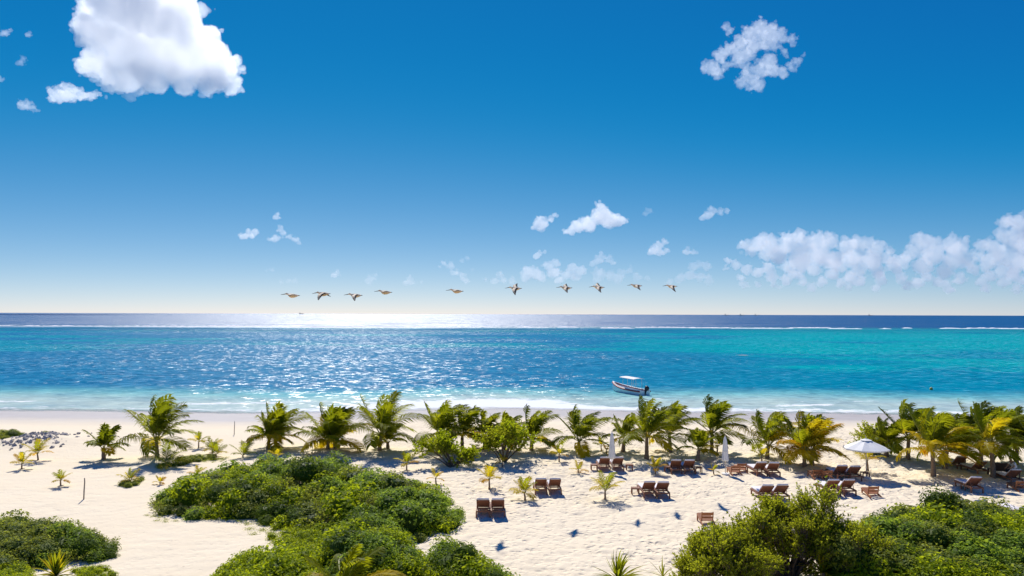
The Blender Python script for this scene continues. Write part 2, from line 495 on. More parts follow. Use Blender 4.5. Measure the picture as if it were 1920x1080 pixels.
    t.link(t.math('SUBTRACT', t.math('MULTIPLY', far0, -0.22), 0.20), cmb.inputs[1])
    ad = t.node('ShaderNodeVectorMath', operation='ADD'); t.link(cmb.outputs[0], ad.inputs[1])
    t.link(sc2.outputs[0], ad.inputs[0])
    nm = t.node('ShaderNodeVectorMath', operation='NORMALIZE'); t.link(ad.outputs[0], nm.inputs[0])
    vn_ = t.noise(mp.outputs[0], 0.16, 6.0, 0.75)
    colv = t.mix(t.math('MULTIPLY', t.math('SUBTRACT', vn_.outputs[0], 0.35), 1.6, True), (0.6, 0.68, 0.8), (1.3, 1.22, 1.15))  # sky reflection on the wave facets, painted into the water colour
    cm = t.node('ShaderNodeVectorMath', operation='MULTIPLY'); t.link(bed.outputs['Color'], cm.inputs[0]); t.link(colv, cm.inputs[1])
    b = t.node('ShaderNodeBsdfPrincipled'); t.set(b, Roughness=0.22, IOR=1.33)
    b.inputs['Specular IOR Level'].default_value = 0.05
    rmp = t.node('ShaderNodeMapping'); rmp.inputs['Scale'].default_value = (0.35, 0.06, 1.0); t.link(geo.outputs['Position'], rmp.inputs['Vector'])
    rgh = t.noise(rmp.outputs[0], 0.35, 4.0, 0.75)        # wind streaks on the open sea
    far = t.math('MULTIPLY', t.math('SUBTRACT', dp.outputs['Fac'], 500.0), 0.012, True)
    t.link(t.math('ADD', 0.24, t.math('MULTIPLY', far, t.math('ADD', 0.06, t.math('MULTIPLY', rgh.outputs[0], 0.34)))), b.inputs['Roughness'])
    t.link(t.math('ADD', 0.055, t.math('MULTIPLY', far, 0.50)), b.inputs['Specular IOR Level'])
    t.link(cm.outputs[0], b.inputs['Base Color']); t.link(nm.outputs[0], b.inputs['Normal'])
    fn = t.noise(mp.outputs[0], 0.8, 6.0, 0.70)
    ff = t.math('MULTIPLY', t.math('SUBTRACT', t.math('ADD', fn.outputs[0], t.math('MULTIPLY', fo.outputs['Fac'], 0.42)), 0.66), 8.0, True)
    df = t.node('ShaderNodeBsdfDiffuse'); df.inputs['Color'].default_value = (0.82, 0.84, 0.84, 1)
    m1 = t.node('ShaderNodeMixShader'); t.link(ff, m1.inputs[0]); t.link(b.outputs[0], m1.inputs[1]); t.link(df.outputs[0], m1.inputs[2])
    tr = t.node('ShaderNodeBsdfTransparent')
    en = t.noise(geo.outputs['Position'], 0.5, 4.0, 0.6)
    ed = t.math('ADD', t.math('MULTIPLY', dp.outputs['Fac'], 0.30), t.math('MULTIPLY', t.math('SUBTRACT', en.outputs[0], 0.5), 1.2), True)
    m2 = t.node('ShaderNodeMixShader'); t.link(ed, m2.inputs[0]); t.link(tr.outputs[0], m2.inputs[1]); t.link(m1.outputs[0], m2.inputs[2])
    t.link(m2.outputs[0], t.out.inputs[0])
    me.materials.append(t.mat)
    tag(o, 'turquoise lagoon and deep blue sea reaching to the horizon', None, kind='structure')
    # breakers on the reef; on the left, sun glitter shaped as foam streaks
    fm = NT('breakers_and_glitter')
    bb = fm.node('ShaderNodeBsdfPrincipled'); bb.inputs['Base Color'].default_value = (0.85, 0.87, 0.88, 1); fm.set(bb, Roughness=0.9)
    fm.link(bb.outputs[0], fm.out.inputs[0])
    streaks = [(1000, 60), (1065, 40), (1140, 30), (1165, 50), (1250, 120), (1335, 90), (1430, 120), (1520, 80), (1585, 60), (1660, 22), (1700, 20),
               (1790, 60), (1850, 90), (1905, 60), (1965, 60), (890, 70), (800, 90), (700, 120), (590, 120), (460, 160), (300, 180), (120, 190), (-40, 150)]
    mb = MB()
    for k, (px, w) in enumerate(streaks):
        p = ground(px, 614.2 + (px - 960) * 0.0026 + random.uniform(-1, 1), SEA_Z)
        wm = w / FPX * p.y
        n = max(6, int(wm / 1.6))
        vs = []
        for i in range(n + 1):
            u = i / n
            x = p.x + (u - 0.5) * wm
            h = (0.35 + 1.0 * float(vnoise(np.array([x / 3.0]), np.array([k * 3.1]), 5)[0])) * (math.sin(math.pi * u) ** 0.4 + 0.02) * 0.75
            dy = 2.0 * math.sin(u * 9 + k)
            for (yy, zz) in ((-3.0, -0.06), (-0.9, 0.7 * h), (0.1, h), (1.6, 0.55 * h), (4.0, -0.06)):
                vs.append((x, p.y + dy + yy + random.uniform(-.3, .3), SEA_Z + zz + (random.uniform(-.12, .12) if zz > 0 else 0)))
        fs = [(i * 5 + j, (i + 1) * 5 + j, (i + 1) * 5 + j + 1, i * 5 + j + 1) for i in range(n) for j in range(4)]
        mb.add(vs, fs)
    fo_ = mb.build('breakers_and_glitter', fm.mat)
    tag(fo_, 'white surf breaking in streaks along the distant reef, with sun glitter modelled as foam at left', 'surf', kind='stuff')

# ------------------------------------------------------------------ clouds (closed hulls filled with scattering droplets)
def ico(sub):
    bm = bmesh.new(); bmesh.ops.create_icosphere(bm, subdivisions=sub, radius=1.0)
    v = np.array([x.co[:] for x in bm.verts]); f = np.array([[y.index for y in x.verts] for x in bm.faces]); bm.free()
    return v, f
ICO1, ICO2, ICO3 = ico(1), ico(2), ico(3)

def cloud_mat(name, density, g=0.62):
    t = NT(name)
    v = t.node('ShaderNodeVolumePrincipled')
    v.inputs['Color'].default_value = (0.995, 0.995, 0.995, 1)
    v.inputs['Density'].default_value = density
    v.inputs['Anisotropy'].default_value = g
    t.link(v.outputs[0], t.out.inputs['Volume'])
    return t.mat

def rand_dir(r):
    d = r.normal(size=3); return d / np.linalg.norm(d)

def make_cloud(blobs, dist, label, density_px, seed, detail=1.0, wisp=0.0, voxel_px=1.6, depth=1.0, fringe=0.0, parent=None):
    """blobs: (px, py, radius in px) of the lobes as they stand in the sky at this distance."""
    r = np.random.default_rng(seed)
    k = dist / FPX                      # metres per photo pixel out there
    balls = []
    for (px, py, rp) in blobs:
        c = np.array(at_dist(px, py, dist + r.uniform(-0.5, 0.5) * rp * k * depth))
        rad = rp * k
        balls.append((c, rad * 0.80))
        for _ in range(int(11 * detail)):
            d = rand_dir(r); d[1] *= 0.9
            if d[2] < 0: d[2] *= 0.55
            cr = rad * r.uniform(0.22, 0.46)
            cc = c + d * rad * r.uniform(0.62, 0.92)
            balls.append((cc, cr))
            for _ in range(int(5 * detail)):
                d2 = rand_dir(r)
                if d2[2] < 0: d2[2] *= 0.5
                balls.append((cc + d2 * cr * r.uniform(0.75, 1.15 + wisp), cr * r.uniform(0.22, 0.45)))
    V, F = [], []; o = 0
    for c, rad in balls:
        bv, bf = (ICO2 if rad > 9 * k else ICO1)
        V.append(bv * rad * r.uniform(0.85, 1.15, 3) + c); F.append(bf + o); o += len(bv)
    V = np.concatenate(V); F = np.concatenate(F)
    base = V.mean(0)
    me = big_mesh('cloud_tmp', V - base, F)
    ob = bpy.data.objects.new('cloud_tmp', me); C.objects.link(ob)
    rm = ob.modifiers.new('rm', 'REMESH'); rm.mode = 'VOXEL'; rm.voxel_size = voxel_px * k
    for (sz, st) in ((18.0, 10.0), (7.0, 8.0), (3.0, 4.0)):
        tx = bpy.data.textures.new('puff', 'CLOUDS'); tx.noise_scale = sz * k; tx.noise_depth = 3
        dm = ob.modifiers.new('d', 'DISPLACE'); dm.texture = tx; dm.texture_coords = 'LOCAL'; dm.strength = st * k * (1 + 0.4 * wisp) * (0.35 if parent is not None else 1.0) * min(1.0, 0.35 + 0.65 * max(b[2] for b in blobs) / 16.0); dm.mid_level = 0.5
    rm2 = ob.modifiers.new('rm2', 'REMESH'); rm2.mode = 'VOXEL'; rm2.voxel_size = voxel_px * k * 0.9      # close the folds
    dg = bpy.context.evaluated_depsgraph_get()
    me2 = bpy.data.meshes.new_from_object(ob.evaluated_get(dg))
    bpy.data.objects.remove(ob); bpy.data.meshes.remove(me)
    me2.name = 'cloud'
    # keep closed outer hulls only: drop inner cavities and crumbs
    nv = len(me2.vertices); ed = np.empty(len(me2.edges) * 2, np.int32); me2.edges.foreach_get('vertices', ed); ed = ed.reshape(-1, 2)
    lab = np.arange(nv)
    while True:
        m_ = np.minimum(lab[ed[:, 0]], lab[ed[:, 1]]); old = lab.copy()
        np.minimum.at(lab, ed[:, 0], m_); np.minimum.at(lab, ed[:, 1], m_)
        lab = lab[lab]; lab = lab[lab]
        if (lab == old).all(): break
    co = np.empty(nv * 3, np.float32); me2.vertices.foreach_get('co', co); co = co.reshape(-1, 3).astype(float)
    me2.calc_loop_triangles(); tr_ = np.empty(len(me2.loop_triangles) * 3, np.int32); me2.loop_triangles.foreach_get('vertices', tr_); tr_ = tr_.reshape(-1, 3)
    vol = np.einsum('ij,ij->i', co[tr_[:, 0]], np.cross(co[tr_[:, 1]], co[tr_[:, 2]])) / 6
    pv = np.bincount(lab[tr_[:, 0]], vol, nv)
    keep = pv[lab[tr_[:, 0]]] > (voxel_px * k) ** 3 * 6
    idx = np.full(nv, -1); used = np.unique(tr_[keep]); idx[used] = np.arange(len(used))
    me3 = big_mesh('cloud', co[used], idx[tr_[keep]]); bpy.data.meshes.remove(me2); me2 = me3
    me2.polygons.foreach_set('use_smooth', np.ones(len(me2.polygons), bool))
    me2.materials.clear(); me2.materials.append(cloud_mat('cloud_droplets', 0.55 * density_px / k))
    if parent is not None:
        c = link('fringe', me2, parent[0]); c.location = base - parent[1]
        return c
    c = link('cloud', me2); c.location = base
    if fringe > 0:          # thin torn vapour round the dense body
        rr = np.random.default_rng(seed + 500); fb = []
        for (px, py, rp) in blobs:
            for _ in range(3):
                an = rr.uniform(0, 2 * math.pi)
                fb.append((px + math.cos(an) * rp * rr.uniform(0.75, 1.1), py + math.sin(an) * rp * rr.uniform(0.75, 1.1), rp * rr.uniform(0.18, 0.42)))
        make_cloud(fb, dist, None, density_px * fringe, seed + 700, 0.6, 1.6, max(voxel_px * 1.1, 1.1), depth, 0, (c, base))
    return tag(c, label, 'cloud', 'clouds')

def make_clouds():
    big = [(215, 20, 62), (275, 20, 70), (330, 45, 62), (200, 75, 52), (255, 85, 66), (320, 100, 72), (385, 105, 52), (420, 130, 36), (185, 115, 40),
           (235, 135, 46), (290, 145, 42), (345, 150, 38), (395, 150, 34), (432, 155, 24), (170, 45, 30), (250, -30, 66), (310, -20, 60), (205, 160, 22), (160, 22, 20)]
    make_cloud(big, 7000, 'big bright white cloud at the upper left, cut by the top edge', 0.052, 1, 1.0, 0.35, 1.35, fringe=0.6)
    make_cloud([(110, 178, 17), (130, 176, 19), (152, 180, 15), (172, 181, 11), (95, 186, 9), (188, 178, 6)], 7100, 'small ragged white cloud just under the big cloud on its left', 0.06, 2, 1.0, 0.7, 1.0)
    make_cloud([(45, 196, 11), (58, 202, 10), (68, 208, 6), (36, 194, 6)], 7100, 'little wispy cloud lowest at the left edge below the big cloud', 0.04, 3, 1.0, 0.9, 0.9)
    make_cloud([(13, 62, 7), (20, 58, 5), (6, 64, 4)], 7100, 'tiny wisp of cloud near the top left corner', 0.04, 4, 1.0, 0.9, 0.8)
    make_cloud([(53, 63, 6), (58, 67, 4)], 7100, 'tiny faint wisp second from the top left corner', 0.03, 5, 1.0, 0.9, 0.8)
    make_cloud([(43, 112, 8), (41, 120, 6)], 7100, 'tiny faint wisp midway between the left edge and the big cloud', 0.02, 6, 1.0, 0.9, 0.8)
    make_cloud([(2, 150, 7), (-6, 148, 8)], 7100, 'tiny cloud scrap cut by the left edge beside the big cloud', 0.04, 7, 1.0, 0.9, 0.8)
    rag = [(1428, 45, 11), (1420, 58, 15), (1438, 62, 17), (1455, 68, 13), (1470, 72, 9), (1405, 72, 15), (1390, 82, 14), (1370, 92, 13), (1352, 105, 14),
           (1335, 128, 14), (1322, 124, 8), (1385, 105, 12), (1392, 122, 10), (1368, 60, 9), (1364, 52, 6), (1486, 72, 8), (1489, 84, 6), (1455, 90, 7), (1470, 98, 7), (1476, 106, 5),
           (1438, 118, 16), (1425, 132, 16), (1405, 148, 15), (1390, 155, 11), (1420, 158, 13), (1450, 132, 14), (1468, 135, 11), (1484, 124, 9), (1495, 116, 7), (1508, 104, 4), (1345, 138, 10), (1405, 165, 9), (1412, 90, 15), (1430, 84, 14), (1398, 100, 12), (1446, 80, 12), (1380, 116, 9), (1402, 134, 12), (1360, 122, 9)]
    make_cloud([(a, b, c * 1.18) for a, b, c in rag], 7400, 'ragged torn white cloud alone in the upper right sky', 0.036, 8, 1.0, 0.8, 0.95, fringe=0.5)
    # mid sky
    make_cloud([(1010, 415, 11), (1022, 420, 12), (1034, 412, 8), (1016, 428, 10), (1003, 428, 6), (1040, 404, 5)], 4200, 'small white cloud left of the twin-peaked cloud above the pelicans', 0.10, 9, 1.0, 0.4, 0.9)
    make_cloud([(1128, 390, 13), (1132, 402, 18), (1140, 412, 20), (1120, 410, 17), (1160, 415, 15), (1098, 415, 14), (1082, 425, 14), (1105, 424, 15), (1070, 434, 10), (1058, 435, 6), (1172, 414, 8)], 4200, 'white twin-peaked cumulus above the middle pelicans', 0.10, 10, 1.0, 0.3, 1.0)
    make_cloud([(1325, 404, 9), (1338, 396, 11), (1350, 398, 9), (1362, 396, 6), (1316, 410, 5)], 4000, 'small slanting cloud wisp right of the twin-peaked cloud', 0.06, 11, 1.0, 0.7, 0.9)
    make_cloud([(1218, 396, 8), (1212, 402, 4)], 4000, 'faint cloud scrap between twin-peaked cloud and slanting wisp', 0.03, 12, 1.0, 0.8, 0.8)
    make_cloud([(1228, 470, 10), (1236, 462, 11), (1246, 454, 8), (1240, 474, 11), (1222, 472, 7), (1250, 470, 6)], 4500, 'upright puff of cloud over the two rightmost pelicans', 0.09, 13, 1.0, 0.4, 0.9)
    make_cloud([(1292, 472, 9), (1300, 474, 8), (1284, 470, 5)], 4500, 'small round puff right of the upright puff', 0.06, 14, 1.0, 0.6, 0.9)
    make_cloud([(1012, 476, 8), (1006, 482, 6), (1020, 474, 5)], 4500, 'small curled puff above the middle of the low cloud row', 0.07, 15, 1.0, 0.6, 0.8)
    make_cloud([(1120, 488, 8), (1130, 485, 10), (1142, 488, 9), (1150, 494, 6), (1112, 494, 6)], 5000, 'small arched puff at the centre of the low cloud row', 0.05, 16, 1.0, 0.5, 0.9)
    make_cloud([(470, 440, 11), (478, 436, 9), (460, 444, 7), (450, 440, 4)], 4200, 'small puff of cloud alone in the left sky, level with a triple wisp', 0.08, 17, 1.0, 0.5, 0.9)
    make_cloud([(524, 430, 7), (530, 436, 8), (542, 444, 8), (552, 450, 7), (515, 446, 8), (505, 448, 6), (560, 456, 4)], 4200, 'slanting wisp of cloud right of the left puff', 0.06, 18, 1.0, 0.7, 0.9)
    make_cloud([(520, 404, 8), (524, 408, 6)], 4200, 'round little puff topmost over the slanting left wisp', 0.06, 19, 1.0, 0.6, 0.8)
    make_cloud([(632, 513, 7), (626, 515, 5), (638, 516, 4)], 6000, 'small low puff above the gap between second and third pelicans', 0.06, 20, 1.0, 0.5, 0.8)
    make_cloud([(700, 522, 8), (694, 530, 7), (706, 516, 5), (690, 518, 4)], 6000, 'faint low puff just above and left of the fourth pelican', 0.03, 21, 1.0, 0.7, 0.8)
    make_cloud([(768, 526, 8), (776, 530, 6), (760, 530, 5), (790, 529, 4)], 6000, 'flat low puff between fourth and fifth pelicans', 0.04, 22, 1.0, 0.5, 0.8)
    make_cloud([(832, 494, 7), (845, 500, 8), (856, 512, 9), (866, 520, 8), (824, 500, 5), (872, 526, 7)], 6000, 'broken slanting puff of cloud above the fifth pelican', 0.05, 23, 1.0, 0.7, 0.8)
    make_cloud([(866, 488, 6), (878, 484, 5), (886, 506, 5)], 6000, 'scrap of cloud right of the broken slanting puff', 0.03, 24, 1.0, 0.7, 0.8)
    make_cloud([(510, 506, 6), (500, 508, 5), (540, 528, 7), (552, 527, 6), (528, 530, 6)], 6500, 'very faint low wisp above the first pelican', 0.02, 25, 1.0, 0.7, 0.8)
    # low row in the middle
    make_cloud([(940, 518, 9), (945, 526, 10), (928, 526, 7), (910, 524, 6), (960, 528, 8)], 7000, 'pale low cloud at the left end of the low row behind the pelicans', 0.035, 26, 1.0, 0.4, 0.9)
    make_cloud([(990, 508, 13), (1002, 512, 13), (1030, 500, 12), (1045, 494, 8), (1036, 512, 15), (1015, 520, 13), (985, 522, 10)], 7200, 'low white cumulus between the sixth and seventh pelicans', 0.055, 27, 1.0, 0.3, 0.9)
    make_cloud([(1075, 506, 14), (1088, 508, 12), (1062, 514, 10), (1080, 520, 12), (1050, 526, 8)], 7400, 'low white cumulus behind the seventh pelican, right of its neighbour', 0.055, 28, 1.0, 0.3, 0.9)
    make_cloud([(1125, 512, 13), (1145, 516, 12), (1120, 522, 11), (1165, 516, 12), (1180, 508, 8), (1160, 526, 10), (1195, 520, 9), (1215, 522, 8)], 7400, 'wide faint low cloud behind the eighth pelican', 0.028, 29, 1.0, 0.4, 0.9)
    make_cloud([(1300, 500, 11), (1312, 496, 9), (1325, 500, 10), (1295, 515, 12), (1275, 524, 11), (1312, 520, 12), (1255, 530, 8), (1330, 526, 10)], 7400, 'faint low cloud at right end of the low row, beside the cloud bank', 0.035, 30, 1.0, 0.4, 0.9)
    # bank on the right
    b1 = [(1398, 462, 14), (1420, 458, 20), (1445, 460, 22), (1432, 448, 14), (1490, 448, 18), (1500, 438, 12), (1475, 460, 22), (1510, 462, 22), (1535, 455, 20), (1558, 452, 18),
          (1460, 480, 22), (1500, 488, 26), (1540, 480, 26), (1440, 478, 16), (1480, 500, 16), (1525, 505, 16), (1560, 490, 22), (1410, 472, 12)]
    make_cloud(b1, 6800, 'tall white cumulus at left of the cloud bank on the right horizon', 0.072, 31, 1.0, 0.25, 1.1, 1.6, 0.5)
    b2 = [(1590, 462, 18), (1610, 458, 18), (1630, 456, 14), (1640, 470, 16), (1650, 460, 12), (1600, 485, 24), (1635, 492, 24), (1570, 500, 18), (1662, 485, 14), (1610, 508, 16), (1645, 510, 14)]
    make_cloud(b2, 7000, 'white cumulus in the middle of the right cloud bank', 0.072, 32, 1.0, 0.25, 1.1, 1.6, 0.5)
    b3 = [(1722, 448, 14), (1735, 455, 20), (1755, 452, 14), (1785, 458, 18), (1800, 466, 18), (1715, 470, 16), (1750, 478, 24), (1790, 486, 24), (1700, 480, 14), (1690, 490, 16), (1730, 500, 20), (1770, 508, 18), (1812, 492, 16)]
    make_cloud(b3, 7000, 'white double-topped cumulus right of centre in the cloud bank', 0.072, 33, 1.0, 0.25, 1.1, 1.6, 0.5)
    b4 = [(1885, 418, 15), (1905, 416, 18), (1925, 425, 22), (1878, 440, 16), (1900, 448, 24), (1930, 460, 28), (1860, 460, 18), (1840, 462, 14), (1870, 480, 24), (1905, 490, 26), (1940, 495, 28), (1850, 495, 18), (1880, 508, 16), (1835, 480, 12)]
    make_cloud(b4, 7000, 'tallest white cumulus of the bank, cut by the right edge', 0.072, 34, 1.0, 0.25, 1.1, 1.6, 0.5)
    low = [(1395, 538, 9), (1450, 534, 10), (1520, 540, 9), (1590, 540, 10), (1640, 542, 9), (1700, 538, 11), (1780, 541, 10), (1850, 540, 11), (1905, 542, 11), (1560, 515, 14), (1595, 518, 14), (1680, 505, 14), (1668, 470, 8), (1675, 495, 14), (1825, 505, 14), (1822, 475, 8), (1860, 520, 14), (1740, 518, 14), (1490, 515, 13), (1440, 505, 12), (1650, 520, 14), (1900, 515, 16), (1365, 490, 9), (1378, 498, 10), (1400, 505, 12), (1420, 510, 12), (1445, 518, 12), (1475, 526, 12), (1505, 530, 10), (1540, 528, 12), (1575, 530, 11), (1610, 530, 12), (1650, 530, 11), (1690, 522, 13),
           (1720, 528, 12), (1760, 530, 12), (1800, 524, 14), (1840, 528, 12), (1880, 530, 12), (1920, 528, 14), (1360, 505, 7), (1390, 520, 8), (1420, 534, 7), (1460, 540, 6)]
    make_cloud(low, 7600, 'long pale hazy cloud fringe along the foot of the bank', 0.09, 35, 1.0, 0.6, 1.4, 1.5)

# ------------------------------------------------------------------ palms
WIND = np.array([1.0, -0.12, 0.0])
def nrm(v):
    n = np.linalg.norm(v); return v / n if n > 1e-9 else v

def frond_mesh(r, base, az, el, L, droop, wind, mat, nleaf, leaf_len, leaf_w):
    """One palm frond: a curved rib with two rows of bent leaflets."""
    seg = 12 if L > 1.0 else 8
    d = np.array([math.cos(az) * math.cos(el), math.sin(az) * math.cos(el), math.sin(el)])
    side0 = np.array([-math.sin(az), math.cos(az), 0.0])
    p = np.array(base, float); pts = [p.copy()]; dirs = [d.copy()]
    for i in range(seg):
        t = (i + 1) / seg
        p = p + d * L / seg
        d = nrm(d + (np.array([0, 0, -1.0]) * droop * (0.35 + t) + WIND * wind * (0.15 + t)) / seg)
        pts.append(p.copy()); dirs.append(d.copy())
    pts = np.array(pts); dirs = np.array(dirs)
    V, F, Mi = [], [], []
    # rib: a three sided tapering rod
    r0 = 0.012 * L + 0.006
    for i in range(seg + 1):
        s_ = nrm(side0 - dirs[i] * side0.dot(dirs[i])); n_ = np.cross(dirs[i], s_)
        rad = r0 * (1 - 0.85 * i / seg)
        for a in (0.5, 2.6, 4.7):
            V.append(pts[i] + (s_ * math.cos(a) + n_ * math.sin(a)) * rad)
    for i in range(seg):
        for k in range(3):
            F.append((i * 3 + k, i * 3 + (k + 1) % 3, i * 3 + 3 + (k + 1) % 3, i * 3 + 3 + k)); Mi.append(1)
    twist = r.uniform(-0.35, 0.35)
    for j in range(nleaf):
        u = 0.16 + 0.83 * (j + 0.5) / nleaf
        f = u * seg; i = min(int(f), seg - 1); w = f - i
        q = pts[i] * (1 - w) + pts[i + 1] * w; dd = nrm(dirs[i] * (1 - w) + dirs[i + 1] * w)
        s_ = nrm(side0 - dd * side0.dot(dd)); n_ = np.cross(s_, dd)
        if n_[2] < 0: n_ = -n_
        ln = leaf_len * (0.45 + 0.65 * math.sin(math.pi * (0.12 + 0.80 * u))) * r.uniform(0.85, 1.12)
        if u > 0.85: ln *= 1 - 1.6 * (u - 0.85)
        for sg in (-1, 1):
            if r.random() < 0.05: continue
            sv = s_ * math.cos(twist) * sg + n_ * (math.sin(twist) * sg)
            dl = nrm(dd * (0.42 + 0.55 * u) + sv * 0.85 + n_ * 0.16 + r.normal(0, 0.06, 3))
            dl2 = nrm(dl + np.array([0, 0, -0.75]) + WIND * 0.55 * wind + r.normal(0, 0.08, 3))
            wv = nrm(np.cross(dl, n_)) * leaf_w * 0.5
            o = len(V)
            m = q + dl * ln * 0.5; tip = m + dl2 * ln * 0.55
            V += [q - wv * 0.5, q + wv * 0.5, m + wv, m - wv, tip]
            F += [(o, o + 1, o + 2, o + 3), (o + 3, o + 2, o + 4)]; Mi += [0, 0]
    me = bpy.data.meshes.new('frond')
    me.from_pydata([tuple(x) for x in V], [], F)
    me.materials.append(mat); me.materials.append(M['rachis'])
    me.polygons.foreach_set('material_index', Mi)
    me.update()
    return me

def trunk_part(r, h, rad, lean, parent, name='trunk'):
    mb = MB(); n = max(5, int(h / 0.12)); pts, rr = [], []
    for i in range(n + 1):
        t = i / n
        pts.append((lean[0] * t * t * h + 0.015 * math.sin(t * 5), lean[1] * t * t * h, -0.12 + t * (h + 0.16)))
        rr.append(rad * (1.0 - 0.32 * t + 0.55 * math.exp(-t * 7)) * (1.07 if i % 2 else 0.93))
    mb.tube(pts, rr, 9)
    return mb.build(name, M['trunk'], parent, True)

def make_palm(px, base, top, label, n=15, frac=0.30, tone=1.0, seed=0, wind=1.0, wide=1.0, lean=None, thick=1.0, name='coconut_palm', group='coconut palms along the beach', cat='palm'):
    """base / top: rows of the photograph where the palm stands and where it ends; frac: share of trunk in its height."""
    r = np.random.default_rng(seed + 1000)
    p = ground(px, base, 0.0)
    z = float(terrain(np.array([p.x]), np.array([p.y]))[0])
    p = ground(px, base, z)
    H = (base - top) / FPX * p.y
    small = H < 1.9
    ht = H * frac
    L = (H - ht) * 1.10 * wide
    t = thing(name, p, label, cat, group)
    if lean is None: lean = (r.uniform(-0.05, 0.16), r.uniform(-0.08, 0.08))
    rad = (0.155 if not small else 0.035 + 0.02 * H) * thick
    trunk_part(r, ht, rad, lean, t)
    cx = np.array([lean[0] * ht, lean[1] * ht, ht])
    PALM_MOUNDS.append((p.x, p.y, 0.55 + 0.22 * H, 0.035 * H))
    for i in range(n):
        u = (i + 0.5) / n                                    # 0 youngest, 1 oldest
        az = i * 2.39996 + r.uniform(-0.35, 0.35)
        el = R(85 - 78 * u ** 1.15 + r.uniform(-9, 9))
        if small: el = R(82 - 70 * u ** 1.1 + r.uniform(-10, 10))
        Lf = L * (0.86 + 0.26 * math.sin(math.pi * min(1, u * 1.1)) + r.uniform(-0.06, 0.06))
        k = tone + 1.15 * (u - 0.5) + r.normal(0, 0.33)
        mat = M['frond_dark'] if k < 0.55 else M['frond_green'] if k < 1.45 else M['frond_yellow'] if k < 2.3 else M['frond_orange']
        nl = 36 if not small else (16 if H > 0.9 else 11)
        lw = 0.082 if not small else 0.045
        me = frond_mesh(r, cx + np.array([math.cos(az), math.sin(az), 0]) * rad * 0.5, az, el, Lf,
                        (0.75 + 0.80 * u) * (0.8 if small else 1.0), wind * (0.72 + 0.4 * r.random()), mat, nl, 0.33 * L if not small else 0.36 * L, lw)
        link('frond', me, t)
    return t

